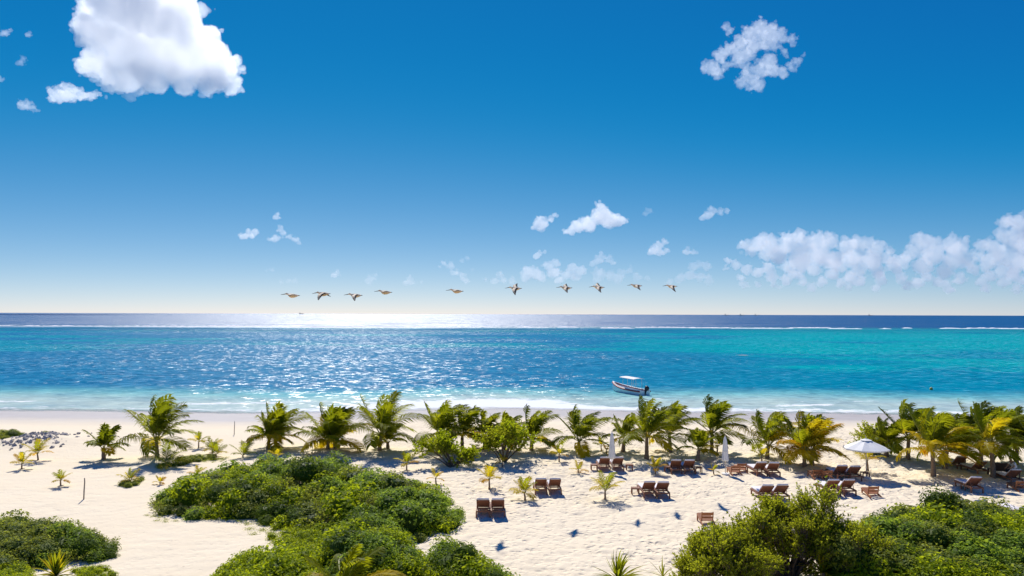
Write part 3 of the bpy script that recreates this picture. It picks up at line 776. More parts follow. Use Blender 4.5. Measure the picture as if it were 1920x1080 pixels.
def make_palms():
    big = [
     # px, base, top, n, frac, tone, wind, label
     (294, 862, 752, 15, 0.34, 0.45, 1.25, 'tall dark green palm with thick bare trunk at the left, wind-bent', 1.0),
     (194, 864, 797, 11, 0.34, 0.55, 0.6, 'dark green palm with short trunk between rock pile and tall left palm', 0.92),
     (502, 846, 768, 13, 0.30, 1.0, 0.9, 'left palm of the twin palms behind the far end of the big shrub mound', 0.85),
     (517, 842, 754, 15, 0.26, 0.95, 0.9, 'right, taller palm of the twin palms behind the big shrub mound', 0.9),
     (614, 847, 762, 14, 0.22, 1.0, 0.9, 'left stem of the low bushy palm clump above the big shrub mound', 0.9),
     (628, 846, 764, 14, 0.22, 1.25, 1.0, 'right stem of the low bushy palm clump above the big shrub mound', 0.95),
     (711, 849, 738, 15, 0.30, 1.05, 0.8, 'tall palm with upright plume alone above the right end of the big mound', 0.92),
     (727, 846, 792, 9, 0.30, 1.1, 1.0, 'shorter palm leaning against the foot of the upright plume palm', 0.95),
     (826, 850, 743, 15, 0.30, 0.95, 1.0, 'palm rising behind the feathery bush left of centre', 0.9),
     (866, 846, 755, 13, 0.32, 0.95, 1.1, 'palm behind the two feathery bushes, second from their left', 0.9),
     (908, 845, 764, 10, 0.34, 1.0, 1.2, 'palm tips showing between the two feathery bushes', 0.85),
     (945, 846, 768, 10, 0.36, 1.1, 0.9, 'palm tuft standing up out of the right feathery bush', 0.8),
     (996, 846, 764, 13, 0.26, 0.9, 1.1, 'palm just right of the feathery bushes, in front of the surf', 0.9),
     (1084, 849, 764, 15, 0.26, 0.8, 1.1, 'palm standing alone left of the first closed parasol', 0.9),
     (1168, 848, 772, 12, 0.36, 0.8, 1.1, 'dark palm behind the closed parasol, left of the big drooping palm', 0.85),
     (1212, 862, 748, 16, 0.36, 1.05, 1.1, 'big drooping palm with leaning trunk below the boat', 0.95),
     (1256, 849, 754, 14, 0.36, 1.1, 1.2, 'palm right of the big drooping palm, its fronds blown right', 0.9),
     (1308, 865, 806, 11, 0.36, 1.35, 0.8, 'shorter light green palm in front of the tall wind-bent palm', 0.95),
     (1334, 852, 742, 15, 0.36, 0.55, 1.5, 'tall dark palm bent hard to the right, beside second closed parasol', 0.85),
     (1344, 853, 812, 8, 0.4, 1.3, 1.0, 'young palm close to the foot of the tall dark wind-bent palm', 0.95),
     (1438, 862, 767, 15, 0.28, 1.15, 1.1, 'full palm right of the second closed parasol', 0.92),
     (1508, 879, 778, 16, 0.32, 1.55, 1.0, 'yellow-tipped palm with thick trunk, left one of the golden pair', 0.95),
     (1522, 878, 782, 14, 0.32, 1.85, 1.0, 'golden palm with thin leaning trunk, right one of the golden pair', 0.98),
     (1662, 860, 780, 12, 0.36, 0.75, 1.6, 'palm behind the open white parasol, its fronds swept to the right', 0.9),
     (1702, 864, 748, 15, 0.36, 0.35, 1.8, 'dark palm with swept plume right of the open parasol, leftmost of the grove', 0.85),
     (1750, 897, 774, 16, 0.42, 1.55, 1.3, 'front palm of the grove with yellow skirt of drooping fronds', 0.98),
     (1772, 884, 778, 15, 0.36, 0.9, 1.6, 'palm directly behind the yellow-skirted palm in the grove', 0.9),
     (1806, 872, 772, 14, 0.36, 0.8, 1.7, 'palm in the middle of the grove behind the shaded loungers', 0.9),
     (1838, 868, 745, 14, 0.40, 0.25, 1.9, 'darkest, tallest palm at the back of the right grove', 0.85),
     (1862, 899, 762, 12, 0.48, 0.95, 1.5, 'front right palm of the grove beside the seated person', 0.95),
     (1905, 874, 760, 15, 0.38, 0.55, 1.7, 'palm at the right edge behind the seated person', 0.9),
     (1950, 890, 770, 15, 0.38, 0.8, 1.5, 'palm cut by the right edge of the picture', 0.95),
    ]
    for i, (px, b, tp, n, fr, tone, wd, lab, wide) in enumerate(big):
        make_palm(px, b, tp, lab, n + (4 if px > 1640 else 1), fr, tone, i * 7 + 3, wd, wide)
    small = [
     (71, 864, 826, 10, 0.36, 1.75, 'small yellow-green palm right in front of the rock pile'),
     (40, 880, 851, 9, 0.36, 1.7, 'small palm farthest left, in front of the rock pile'),
     (113, 912, 884, 9, 0.40, 1.5, 'little palm alone on the sand left of the wooden stake'),
     (372, 840, 812, 7, 0.40, 1.4, 'tiny palm behind the creeper patch, left of its neighbour pair'),
     (398, 850, 823, 8, 0.25, 1.1, 'small palm on the creeper patch, left one of two'),
     (405, 858, 832, 8, 0.25, 1.2, 'small palm on the creeper patch, right one of two'),
     (455, 858, 830, 9, 0.15, 0.9, 'stemless young palm just behind the crest of the big shrub mound'),
     (312, 877, 832, 11, 0.15, 0.9, 'bushy young palm close beside the tall left palm'),
     (244, 906, 881, 8, 0.2, 2.1, 'stunted yellow palm sprouting from a small weedy hump'),
     (519, 864, 840, 7, 0.40, 1.7, 'tiny palm in front of the twin palms'),
     (629, 864, 856, 5, 0.3, 2.2, 'tiniest yellow seedling in front of the low bushy palm clump'),
     (762, 882, 850, 8, 0.40, 1.8, 'small slender palm below the tall upright plume palm'),
     (817, 908, 881, 6, 0.40, 2.0, 'thin yellow seedling beside the right end of the big shrub mound'),
     (917, 917, 875, 8, 0.42, 1.9, 'yellow young palm left of the second lounger pair'),
     (942, 875, 853, 5, 0.40, 2.0, 'sparse seedling in the shadow of the right feathery bush'),
     (984, 936, 898, 11, 0.30, 1.6, 'young palm touching the second lounger pair on its left'),
     (1048, 866, 837, 6, 0.45, 1.6, 'seedling with one upright leaf left of the third lounger pair'),
     (1084, 886, 866, 7, 0.2, 1.9, 'low spread young palm left of the lounger pair under the closed parasol'),
     (1134, 937, 889, 10, 0.36, 1.6, 'young palm alone on the open sand below the closed parasol'),
     (1127, 846, 822, 6, 0.4, 1.5, 'small palm half hidden just left of the first closed parasol'),
     (1137, 852, 834, 5, 0.4, 2.1, 'yellow seedling right behind the first closed parasol'),
     (1228, 889, 860, 8, 0.35, 1.7, 'young palm between third and fourth lounger pairs'),
     (1338, 890, 871, 6, 0.35, 1.9, 'small seedling at the foot of the second closed parasol'),
     (1428, 872, 836, 7, 0.45, 1.6, 'thin young palm in front of the full palm right of the second parasol'),
     (1627, 884, 838, 9, 0.45, 1.8, 'small golden palm right behind the open parasol pole'),
     (1140, 856, 848, 4, 0.2, 2.2, 'yellow sprout at the foot of the first closed parasol'),
     (1768, 884, 858, 7, 0.3, 1.6, 'small palm sheltering behind the yellow-skirted palm'),
     (370, 893, 874, 6, 0.2, 1.8, 'seedling poking out of the left shoulder of the big shrub mound'),
     (300, 908, 893, 6, 0.2, 2.2, 'orange-yellow seedling at the left rim of the big shrub mound'),
    ]
    for i, (px, b, tp, n, fr, tone, lab) in enumerate(small):
        make_palm(px, b, tp, lab, n, fr, tone, 500 + i * 5, 0.35, 1.05, name='young_palm', group='young palms planted in the sand')
    make_palm(645, 1150, 1030, 'palm crown in front at the bottom edge, left of centre', 13, 0.25, 1.3, 901, 1.0, 1.0, name='coconut_palm')
    # spiky plants in the foreground
    def spiky(px, base, label, n, L, tone, seed, w=0.06, wind=0.4, up=0.0):
        r = np.random.default_rng(seed)
        p = ground(px, base, 0.0)
        t = thing('fan_palm', p, label, 'palm', 'spiky fan palms in the foreground')
        trunk_part(r, 0.35 + up, 0.08, (0, 0), t)
        for i in range(n):
            az = r.uniform(0, 2 * math.pi); el = R(r.uniform(5, 85)); l = L * r.uniform(0.7, 1.1)
            d = np.array([math.cos(az) * math.cos(el), math.sin(az) * math.cos(el), math.sin(el)])
            s_ = nrm(np.cross(d, [0, 0, 1])); q = np.array([0, 0, 0.35 + up])
            V, F = [], []
            ns = 6
            for k in range(ns + 1):
                u = k / ns
                ww = w * (0.5 + 1.6 * u * (1 - u)) * (1 - u ** 3) + 0.002
                fold = np.array([0, 0, 0.35 * ww])
                V += [q - s_ * ww + fold, q, q + s_ * ww + fold]
                q = q + d * l / ns
                d = nrm(d + (np.array([0, 0, -0.9]) * (0.2 + u) + WIND * wind * u) / ns)
            for k in range(ns):
                F += [(k * 3, k * 3 + 1, k * 3 + 4, k * 3 + 3), (k * 3 + 1, k * 3 + 2, k * 3 + 5, k * 3 + 4)]
            me = bpy.data.meshes.new('blade'); me.from_pydata([tuple(x) for x in V], [], F)
            k = tone + r.normal(0, 0.4)
            me.materials.append(M['frond_dark'] if k < 0.5 else M['frond_green'] if k < 1.4 else M['frond_yellow'] if k < 2.2 else M['frond_orange'])
            me.update(); link('blade', me, t)
    spiky(105, 1098, 'spiky fan palm with yellowing blades at the bottom left corner', 60, 0.95, 1.2, 31)
    spiky(1160, 1118, 'dark spiky palm poking up at the middle of the bottom edge', 50, 1.15, 0.5, 32, 0.05, 1.3, 0.2)
    spiky(1243, 1100, 'few thin dark blades at the bottom edge left of the feathery shrub', 9, 0.75, 0.4, 33, 0.03, 0.5)
    spiky(1545, 1110, 'bright green fan palm in front of the sprawling shrub at lower right', 70, 1.25, 1.1, 34, 0.055, 0.9, 0.35)

# ------------------------------------------------------------------ shrubs
def leaf_cloud(r, n, rad, size, mats, core=None, flat=1.0, out=0.75, shell=(0.80, 1.06)):
    """A clump of single leaves round a dark inner knot."""
    V, F, Mi = [], [], []
    lump = [(rand_dir(r), r.uniform(0.5, 0.9)) for _ in range(7)]
    for i in range(n):
        d = rand_dir(r)
        if d[2] < -0.25: d[2] = -d[2]
        rr = rad * r.uniform(*shell)
        for (ld, lw) in lump:
            rr *= 1 + 0.10 * max(0, (d.dot(ld) - lw)) / (1 - lw + 1e-3)
        c = d * rr; c[2] *= flat
        nn = nrm(d * out + r.normal(0, 0.45, 3) + np.array([0, 0, 0.35]))
        a = nrm(np.cross(nn, rand_dir(r))); b = np.cross(nn, a)
        l = size * r.uniform(0.7, 1.25); w = l * 0.45
        o = len(V)
        V += [c - a * l * 0.5, c + b * w * 0.55 + nn * l * 0.06, c + a * l * 0.5, c - b * w * 0.55 + nn * l * 0.06]
        F.append((o, o + 1, o + 2, o + 3)); Mi.append(0)
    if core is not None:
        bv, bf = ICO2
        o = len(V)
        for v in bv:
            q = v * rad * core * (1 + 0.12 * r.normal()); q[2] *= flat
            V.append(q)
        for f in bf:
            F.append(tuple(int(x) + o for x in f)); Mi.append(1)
    me = bpy.data.meshes.new('foliage_clump'); me.from_pydata([tuple(x) for x in V], [], F)
    for m in mats: me.materials.append(m)
    me.polygons.foreach_set('material_index', Mi); me.update()
    return me

def sprig_clump(r, n, rad, mats, leaf=0.075, perleaf=16, upw=0.75):
    """Twigs set with small leaves, reaching up and out."""
    V, F, Mi = [], [], []
    for i in range(n):
        d = rand_dir(r); d[2] = abs(d[2]) * 0.8 + upw * r.uniform(0.2, 1.0); d = nrm(d)
        base = rand_dir(r) * rad * 0.35 * np.array([1, 1, 0.6]); l = rad * r.uniform(0.6, 1.15)
        q = base.copy(); pts = [q.copy()]; dd = d.copy()
        for k in range(5):
            q = q + dd * l / 5; dd = nrm(dd + r.normal(0, 0.16, 3) + np.array([0.04, 0, 0.06])); pts.append(q.copy())
        o = len(V)
        for k, p in enumerate(pts):
            w = 0.012 * (1 - k / 6)
            V += [p + np.array([w, 0, 0]), p + np.array([-w, w, 0]), p + np.array([0, -w, w])]
        for k in range(5):
            for j in range(3):
                F.append((o + k * 3 + j, o + k * 3 + (j + 1) % 3, o + k * 3 + 3 + (j + 1) % 3, o + k * 3 + 3 + j)); Mi.append(1)
        for j in range(perleaf):
            u = r.uniform(0.2, 1.0) * 5; k = min(int(u), 4); p = pts[k] * (1 - u + k) + pts[k + 1] * (u - k)
            a = nrm(d * 0.9 + rand_dir(r) * 0.9); b = nrm(np.cross(a, rand_dir(r)))
            s = leaf * r.uniform(0.7, 1.3); o = len(V)
            V += [p, p + a * s * 0.5 + b * s * 0.26, p + a * s, p + a * s * 0.5 - b * s * 0.26]
            F.append((o, o + 1, o + 2, o + 3)); Mi.append(0)
    me = bpy.data.meshes.new('foliage_clump'); me.from_pydata([tuple(x) for x in V], [], F)
    for m in mats: me.materials.append(m)
    me.polygons.foreach_set('material_index', Mi); me.update()
    return me

CL = {}
def clump_library():
    r = np.random.default_rng(77)
    def many(k, fn, n=5): CL[k] = [fn() for _ in range(n)]
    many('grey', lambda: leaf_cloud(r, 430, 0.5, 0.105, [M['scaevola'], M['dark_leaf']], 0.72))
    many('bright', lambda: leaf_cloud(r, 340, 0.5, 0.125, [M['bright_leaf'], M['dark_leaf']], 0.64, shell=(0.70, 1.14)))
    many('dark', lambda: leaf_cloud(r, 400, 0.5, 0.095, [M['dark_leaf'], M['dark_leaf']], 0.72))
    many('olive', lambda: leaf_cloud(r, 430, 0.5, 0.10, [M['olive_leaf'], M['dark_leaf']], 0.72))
    many('twiggy', lambda: sprig_clump(r, 30, 0.62, [M['olive_leaf'], M['stem']], 0.09, 14, 0.6))
    many('vine', lambda: leaf_cloud(r, 170, 0.5, 0.085, [M['vine_leaf'], M['stem']], None, 0.22, shell=(0.2, 1.2)), 4)
    many('sprig', lambda: sprig_clump(r, 34, 0.66, [M['sprig_leaf'], M['stem']], 0.085, 18))
    many('feather', lambda: sprig_clump(r, 18, 0.98, [M['bright_leaf'], M['stem']], 0.15, 24, 0.30))
    many('feather_dark', lambda: sprig_clump(r, 18, 0.98, [M['sprig_leaf'], M['stem']], 0.15, 24, 0.30))
    many('leafy', lambda: leaf_cloud(r, 200, 0.5, 0.13, [M['dark_leaf'], M['stem']], None, shell=(0.3, 1.1)))

def in_poly(x, y, P):
    c = False; n = len(P); j = n - 1
    for i in range(n):
        if (P[i][1] > y) != (P[j][1] > y) and x < (P[j][0] - P[i][0]) * (y - P[i][1]) / (P[j][1] - P[i][1]) + P[i][0]: c = not c
        j = i
    return c

def edge_dist(x, y, P):
    best = 1e9; n = len(P)
    for i in range(n):
        ax, ay = P[i][0], P[i][1]; bx, by = P[(i + 1) % n][0], P[(i + 1) % n][1]
        dx, dy = bx - ax, by - ay
        t = max(0, min(1, ((x - ax) * dx + (y - ay) * dy) / (dx * dx + dy * dy + 1e-9)))
        best = min(best, math.hypot(x - ax - t * dx, y - ay - t * dy))
    return best

def make_mound(poly_px, label, hmax, kinds, spacing, seed, size=(0.85, 1.45), rise=2.2, cat='shrub', flat=0.85, stems=True, limit=295):
    """A sprawling shrub: rounded clumps of foliage heaped over the ground outline (given in photograph pixels)."""
    r = np.random.default_rng(seed)
    P = [ground(x, y, 0.0) for (x, y) in poly_px]
    P = [(p.x, p.y) for p in P]
    cx = sum(p[0] for p in P) / len(P); cy_ = sum(p[1] for p in P) / len(P)
    t = thing('sprawling_shrub', (cx, cy_, 0), label, cat)
    x0, x1 = min(p[0] for p in P), max(p[0] for p in P); y0, y1 = min(p[1] for p in P), max(p[1] for p in P)
    pts = []; tries = 0
    while tries < 9000 and len(pts) < limit:
        tries += 1
        x, y = r.uniform(x0, x1), r.uniform(y0, y1)
        if not in_poly(x, y, P): continue
        if any((x - a) ** 2 + (y - b) ** 2 < spacing ** 2 for a, b in pts): continue
        pts.append((x, y))
    names = [k for k, w in kinds]; ws = np.array([w for k, w in kinds], float); ws /= ws.sum()
    for (x, y) in pts:
        e = edge_dist(x, y, P)
        h = hmax * (1 - math.exp(-e / rise)) * (0.72 + 0.56 * float(vnoise(np.array([x / 2.3]), np.array([y / 2.3]), seed)[0]))
        # neighbours tend to be the same plant
        g = float(fbm(np.array([x / 2.6]), np.array([y / 2.6]), seed + 5, 2)[0]); u = min(0.999, max(0, (g - 0.5) * 1.7 + 0.5 + r.normal(0, 0.13)))
        kind = names[int(np.searchsorted(np.cumsum(ws), u * 0.9999))]
        s = r.uniform(*size) * (0.72 + 0.28 * min(1, e / 1.0)) * (1.25 if r.random() < 0.12 else 1.0)
        h *= r.uniform(0.68, 1.36)
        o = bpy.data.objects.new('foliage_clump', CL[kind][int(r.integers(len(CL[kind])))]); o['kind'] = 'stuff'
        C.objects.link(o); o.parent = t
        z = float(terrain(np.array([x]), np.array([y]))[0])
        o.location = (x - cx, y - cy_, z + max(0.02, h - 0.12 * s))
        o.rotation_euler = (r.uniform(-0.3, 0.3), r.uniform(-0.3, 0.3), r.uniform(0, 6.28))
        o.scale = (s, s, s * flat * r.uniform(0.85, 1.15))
    if stems:      # the woody inside of the thicket
        mb = MB()
        for (x, y) in pts[::2]:
            e = edge_dist(x, y, P); h = hmax * (1 - math.exp(-e / rise)) * 0.8
            if h < 0.15: continue
            mb.tube([(x - cx + r.normal(0, .2), y - cy_ + r.normal(0, .2), -0.1), (x - cx, y - cy_, h * 0.6), (x - cx + r.normal(0, .15), y - cy_ + r.normal(0, .15), h)], [0.035, 0.025, 0.012], 5)
        if mb.v: mb.build('stems', M['stem'], t)
    return t

def make_bush(px, base, top, width_px, label, kinds, seed, n=26, cat='bush', leaning=(0, 0), depth=0.8, gap=0.0, scale=(0.8, 1.3), name='leafy_bush'):
    """A free-standing bush: stems that fan out and carry clumps."""
    r = np.random.default_rng(seed)
    p = ground(px, base, 0.0); H = (base - top) / FPX * p.y; W = width_px / FPX * p.y
    t = thing(name, p, label, cat)
    mb = MB()
    names = [k for k, w in kinds]; ws = np.array([w for k, w in kinds], float); ws /= ws.sum()
    lobes = [(rand_dir(r), r.uniform(0.35, 0.95), r.uniform(0.35, 0.6)) for _ in range(max(3, n // 8))]
    for i in range(n):
        d = rand_dir(r); q = np.cbrt(r.uniform(0.15, 1.0)) * (r.uniform(0.95, 1.28) if i % 3 == 0 else 1.0)
        ld, lq, lr = lobes[i % len(lobes)]
        d = ld * lq + d * q * lr; q = 1.0; d[2] = max(-0.95, d[2])
        x = d[0] * W * 0.42; y = d[1] * W * 0.42 * depth; z = H * (0.46 + 0.40 * d[2])
        s = r.uniform(*scale) * min(1.25, max(0.55, H / 2.4)) * r.uniform(0.65, 1.0)
        z = max(0.15, z - 0.1 * s)
        k = names[int(r.choice(len(names), p=ws))]
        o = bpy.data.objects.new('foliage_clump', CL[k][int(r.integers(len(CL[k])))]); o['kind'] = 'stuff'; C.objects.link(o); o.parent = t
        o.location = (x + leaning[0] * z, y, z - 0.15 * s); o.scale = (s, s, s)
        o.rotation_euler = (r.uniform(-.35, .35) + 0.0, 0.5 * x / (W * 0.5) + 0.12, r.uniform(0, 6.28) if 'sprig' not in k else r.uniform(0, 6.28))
        if i % 2 == 0:
            mb.tube([(r.normal(0, .12), r.normal(0, .12), -0.1), (x * 0.45, y * 0.45, z * 0.45), (x * .95 + leaning[0] * z, y * .95, z * 0.95)], [0.06, 0.04, 0.015], 5)
    mb.build('stems', M['stem'], t)
    return t

def make_shrubs():
    clump_library()
    make_mound([(292, 962), (300, 938), (345, 915), (430, 898), (520, 886), (600, 884), (690, 896), (770, 916), (835, 938), (862, 965), (850, 990), (790, 1012), (690, 1022), (600, 1010), (520, 985), (450, 975), (360, 974)],
               'huge rounded mound of green shrub left of centre on the sand', 1.1, [('grey', 5), ('twiggy', 0.5), ('bright', 2.4), ('olive', 1.6), ('dark', 0.7)], 0.70, 11, (1.0, 1.75), 1.8)
    make_mound([(-140, 1010), (-60, 990), (20, 985), (90, 992), (160, 1003), (208, 1022), (216, 1042), (180, 1052), (110, 1058), (40, 1070), (-10, 1092), (-120, 1100)],
               'dull olive shrub mound at the lower left corner', 0.85, [('olive', 5), ('twiggy', 0.8), ('grey', 2.0), ('dark', 0.5)], 0.52, 12, (0.8, 1.35), 1.4)
    make_mound([(-60, 1072), (30, 1068), (62, 1085), (50, 1115), (-60, 1120)], 'bright green low shrub right at the bottom left corner', 0.55, [('bright', 3), ('grey', 1)], 0.42, 13, (0.65, 1.0), 1.0)
    make_mound([(140, 1068), (190, 1062), (215, 1078), (190, 1095), (145, 1095)], 'low leafy weeds beside the spiky fan palm at bottom left', 0.15, [('bright', 2), ('vine', 2)], 0.32, 14, (0.35, 0.6), 0.6, stems=False)
    make_mound([(385, 1115), (420, 1072), (490, 1054), (570, 1054), (630, 1075), (630, 1160), (410, 1160)], 'yellow-green shrub at the bottom edge, left of the foreground palm crown', 0.95, [('bright', 5), ('vine', 1)], 0.46, 15, (0.8, 1.25), 0.9)
    make_mound([(585, 1085), (610, 1046), (680, 1026), (760, 1036), (800, 1070), (795, 1150), (600, 1150)], 'tall bright glossy shrub at the bottom edge, in the middle of three', 1.55, [('bright', 5), ('dark', 1.3), ('grey', 1)], 0.48, 16, (0.85, 1.4), 0.8)
    make_mound([(785, 1075), (820, 1060), (880, 1064), (930, 1080), (965, 1105), (985, 1150), (780, 1150)], 'rounded green shrub at the bottom edge, right one of three', 1.2, [('grey', 4), ('bright', 2.5), ('dark', 0.8)], 0.48, 17, (0.9, 1.45), 1.0)
    make_mound([(500, 992), (560, 986), (640, 1004), (680, 1026), (620, 1038), (545, 1030), (505, 1014)], 'low bright green vine spreading at the front of the big mound', 0.16, [('bright', 3), ('vine', 2)], 0.42, 18, (0.6, 0.95), 0.8, stems=False)
    make_mound([(440, 974), (500, 980), (520, 1010), (470, 1004)], 'thin creeper straggling on the sand left of the bright vine', 0.03, [('vine', 1)], 0.55, 19, (0.5, 0.8), 0.8, stems=False)
    make_mound([(272, 966), (300, 968), (330, 978), (300, 982)], 'wisps of creeper at the left tip of the big mound', 0.02, [('vine', 1)], 0.42, 20, (0.4, 0.6), 0.8, stems=False)
    make_mound([(296, 880), (310, 866), (345, 855), (395, 852), (402, 862), (350, 870), (330, 880)], 'green creeper patch at the foot of the tall left palm', 0.12, [('vine', 2), ('olive', 2)], 0.5, 21, (0.6, 0.9), 0.8, stems=False)
    make_mound([(372, 862), (400, 856), (425, 858), (415, 866), (380, 868)], 'small creeper patch under the two little palms', 0.1, [('vine', 2), ('olive', 2)], 0.48, 22, (0.5, 0.8), 0.8, stems=False)
    make_mound([(226, 912), (240, 902), (268, 898), (262, 908), (240, 914)], 'weedy hump under the stunted yellow palm', 0.2, [('olive', 2), ('vine', 1)], 0.36, 23, (0.5, 0.8), 0.6, stems=False)
    make_mound([(-30, 822), (10, 814), (40, 818), (42, 824), (0, 828), (-30, 828)], 'dark green shrub behind the rock pile at the left edge', 0.6, [('olive', 2), ('dark', 3)], 0.7, 24, (0.9, 1.4), 1.0)
    make_mound([(76, 815), (84, 812), (92, 813), (88, 817), (80, 818)], 'little dark weed tuft on top of the rock pile', 0.3, [('dark', 2)], 0.5, 25, (0.6, 0.8), 0.5, stems=False)
    # feathery bushes among the palms
    make_bush(848, 874, 808, 118, 'light green feathery bush among the palms, left one of two', [('feather', 3), ('feather_dark', 1)], 41, 24, scale=(0.75, 1.15), name='feathery_bush')
    make_bush(945, 866, 780, 108, 'darker feathery bush among the palms, right one of two', [('feather', 1), ('feather_dark', 3)], 42, 26, scale=(0.75, 1.2), name='feathery_bush')
    make_bush(1626, 852, 796, 100, 'dense green bush behind the open white parasol', [('feather_dark', 2), ('feather', 1), ('dark', 1)], 43, 34, scale=(0.9, 1.3))
    # lower right
    make_mound([(1590, 1012), (1640, 990), (1720, 984), (1800, 984), (1880, 984), (1990, 985), (2060, 1010), (2060, 1150), (1560, 1150), (1560, 1060)],
               'wide dense green thicket filling the lower right corner', 1.0, [('grey', 2.4), ('olive', 3.2), ('dark', 1.6), ('bright', 3.2)], 0.60, 51, (1.0, 1.7), 1.2)
    make_bush(1745, 1012, 886, 92, 'upright leafy shrub sticking up out of the lower right thicket', [('leafy', 4), ('dark', 1)], 44, 44, scale=(0.85, 1.2), name='upright_shrub')
    # the tall sprawling shrub with upright twigs
    make_bush(1400, 1110, 952, 240, 'olive green shrub with ragged twigs, left part of the lower right greenery', [('sprig', 1)], 45, 95, scale=(0.75, 1.1), name='twiggy_shrub')
    make_bush(1480, 1085, 910, 235, 'tallest olive shrub with upright twigs in front of the lounger rows', [('sprig', 1)], 46, 105, scale=(0.75, 1.1), name='twiggy_shrub')
    make_bush(1600, 1100, 955, 190, 'olive twiggy shrub between the tallest shrub and the dense thicket', [('sprig', 2), ('olive', 1)], 47, 75, scale=(0.75, 1.1), name='twiggy_shrub')
    make_bush(1318, 1120, 990, 110, 'small twiggy shrub at the left rim of the lower right greenery', [('sprig', 1)], 48, 36, scale=(0.7, 1.0), name='twiggy_shrub')

# ------------------------------------------------------------------ beach furniture
def rotx(a): return Matrix.Rotation(a, 3, 'X')

def lounger_proto(cushion=True, back_deg=37, mat='wood'):
    """Sun lounger, head end towards -Y, foot end towards +Y."""
    t = thing('sun_lounger', (0, 0, 0), 'x', 'sun lounger', 'wooden sun loungers facing the sea')
    W = M[mat]
    mb = MB()
    for sx in (-1, 1):
        mb.box((sx * 0.325, 0.02, 0.285), (0.05, 1.94, 0.085))
    for y in (-0.93, -0.25, 0.45, 0.97):
        mb.box((0, y, 0.283), (0.60, 0.05, 0.07))
    mb.build('frame', W, t)
    for sx in (-1, 1):
        for y in (-0.90, 0.85):
            m2 = MB(); m2.box((sx * 0.326, y, 0.12), (0.065, 0.075, 0.27)); m2.build('leg', W, t)
    mb = MB()
    for k in range(9):
        mb.box((0, -0.16 + k * 0.125, 0.338), (0.64, 0.095, 0.022))
    mb.build('seat_slats', W, t)
    a = R(back_deg); L = 0.80
    Rm = rotx(-a)                                     # backrest rises towards the head end
    hinge = Vector((0, -0.24, 0.335))
    mb = MB()
    def bb(c, s): mb.box(hinge + Rm @ Vector(c), s, 0, Rm)
    for sx in (-1, 1): bb((sx * 0.30, -L / 2, 0), (0.05, L, 0.05))
    for k in range(6): bb((0, -0.07 - k * 0.133, 0.012), (0.55, 0.112, 0.02))
    mb.build('backrest', W, t)
    top = hinge + Rm @ Vector((0, -0.52, -0.02))
    for sx in (-1, 1):
        mb = MB(); mb.tube([top + Vector((sx * 0.25, 0, 0)), Vector((sx * 0.25, -0.82, 0.27))], [0.018, 0.018], 5)
        mb.build('back_strut', W, t)
    if cushion:
        def pad(c, size, rot, name):
            bm = bmesh.new(); bmesh.ops.create_cube(bm, size=1.0)
            bmesh.ops.scale(bm, vec=size, verts=bm.verts)
            bmesh.ops.bevel(bm, geom=bm.edges[:], offset=0.028, segments=2, affect='EDGES', profile=0.6)
            me = bpy.data.meshes.new(name); bm.to_mesh(me); bm.free()
            me.transform(rot.to_4x4()); me.transform(Matrix.Translation(c)); me.materials.append(M['cushion'])
            me.polygons.foreach_set('use_smooth', [True] * len(me.polygons))
            link(name, me, t)
        pad(Vector((0, 0.40, 0.39)), (0.60, 1.22, 0.085), Matrix.Identity(3), 'seat_cushion')
        pad(hinge + Rm @ Vector((0, -0.425, 0.068)), (0.60, 0.84, 0.085), Rm, 'back_cushion')
    return t

def chair_proto():
    """Low bare beach chair: seat sloping down to the back, short board back."""
    t = thing('low_beach_chair', (0, 0, 0), 'x', 'beach chair', 'low wooden beach chairs without cushions')
    W = M['wood_bare']
    for sx in (-1, 1):
        mb = MB()
        a = math.atan2(0.26, 1.15)
        mb.box((sx * 0.30, 0.0, 0.17), (0.05, 1.18, 0.075), 0, rotx(a)); mb.build('side_rail', W, t)
        m2 = MB(); m2.box((sx * 0.301, 0.50, 0.13), (0.06, 0.07, 0.27)); m2.build('leg', W, t)
        m3 = MB(); m3.box((sx * 0.265, -0.24, 0.34), (0.045, 0.05, 0.52), 0, rotx(R(16))); m3.build('back_post', W, t)
    mb = MB()
    for k in range(7):
        y = 0.52 - k * 0.12
        mb.box((0, y, 0.215 + 0.226 * y), (0.55, 0.10, 0.022), 0, rotx(math.atan2(0.26, 1.15)))
    mb.build('seat', W, t)
    for k, (y, z, h) in enumerate(((-0.285, 0.50, 0.14), (-0.24, 0.33, 0.09))):
        m4 = MB(); m4.box((0, y - 0.015, z), (0.58, 0.024, h), 0, rotx(R(16))); m4.build('back_board', W, t)
    return t

def table_proto():
    t = thing('side_table', (0, 0, 0), 'x', 'side table', 'small wooden side tables')
    mb = MB()
    for k in range(4): mb.box((-0.165 + 0.11 * k, 0, 0.355), (0.10, 0.44, 0.03))
    mb.box((0, 0.18, 0.32), (0.40, 0.03, 0.05)); mb.box((0, -0.18, 0.32), (0.40, 0.03, 0.05))
    mb.build('table_top', M['wood'], t)
    for sx in (-1, 1):
        for sy in (-1, 1):
            m = MB(); m.box((sx * 0.19, sy * 0.18, 0.15), (0.055, 0.055, 0.34)); m.build('leg', M['wood'], t)
    return t

def set_out(proto, px, py, label, rz=0.0, dz=0.0, first=[]):
    if proto.name not in first:
        first.append(proto.name); o = proto
    else:
        o = copy_tree(proto)
    p = ground(px, py, 0.0)
    z = float(terrain(np.array([p.x]), np.array([p.y]))[0]) - 0.02
    o.location = (p.x, p.y + dz, z)
    o.rotation_euler = (0, 0, rz)
    o["label"] = label
    return o

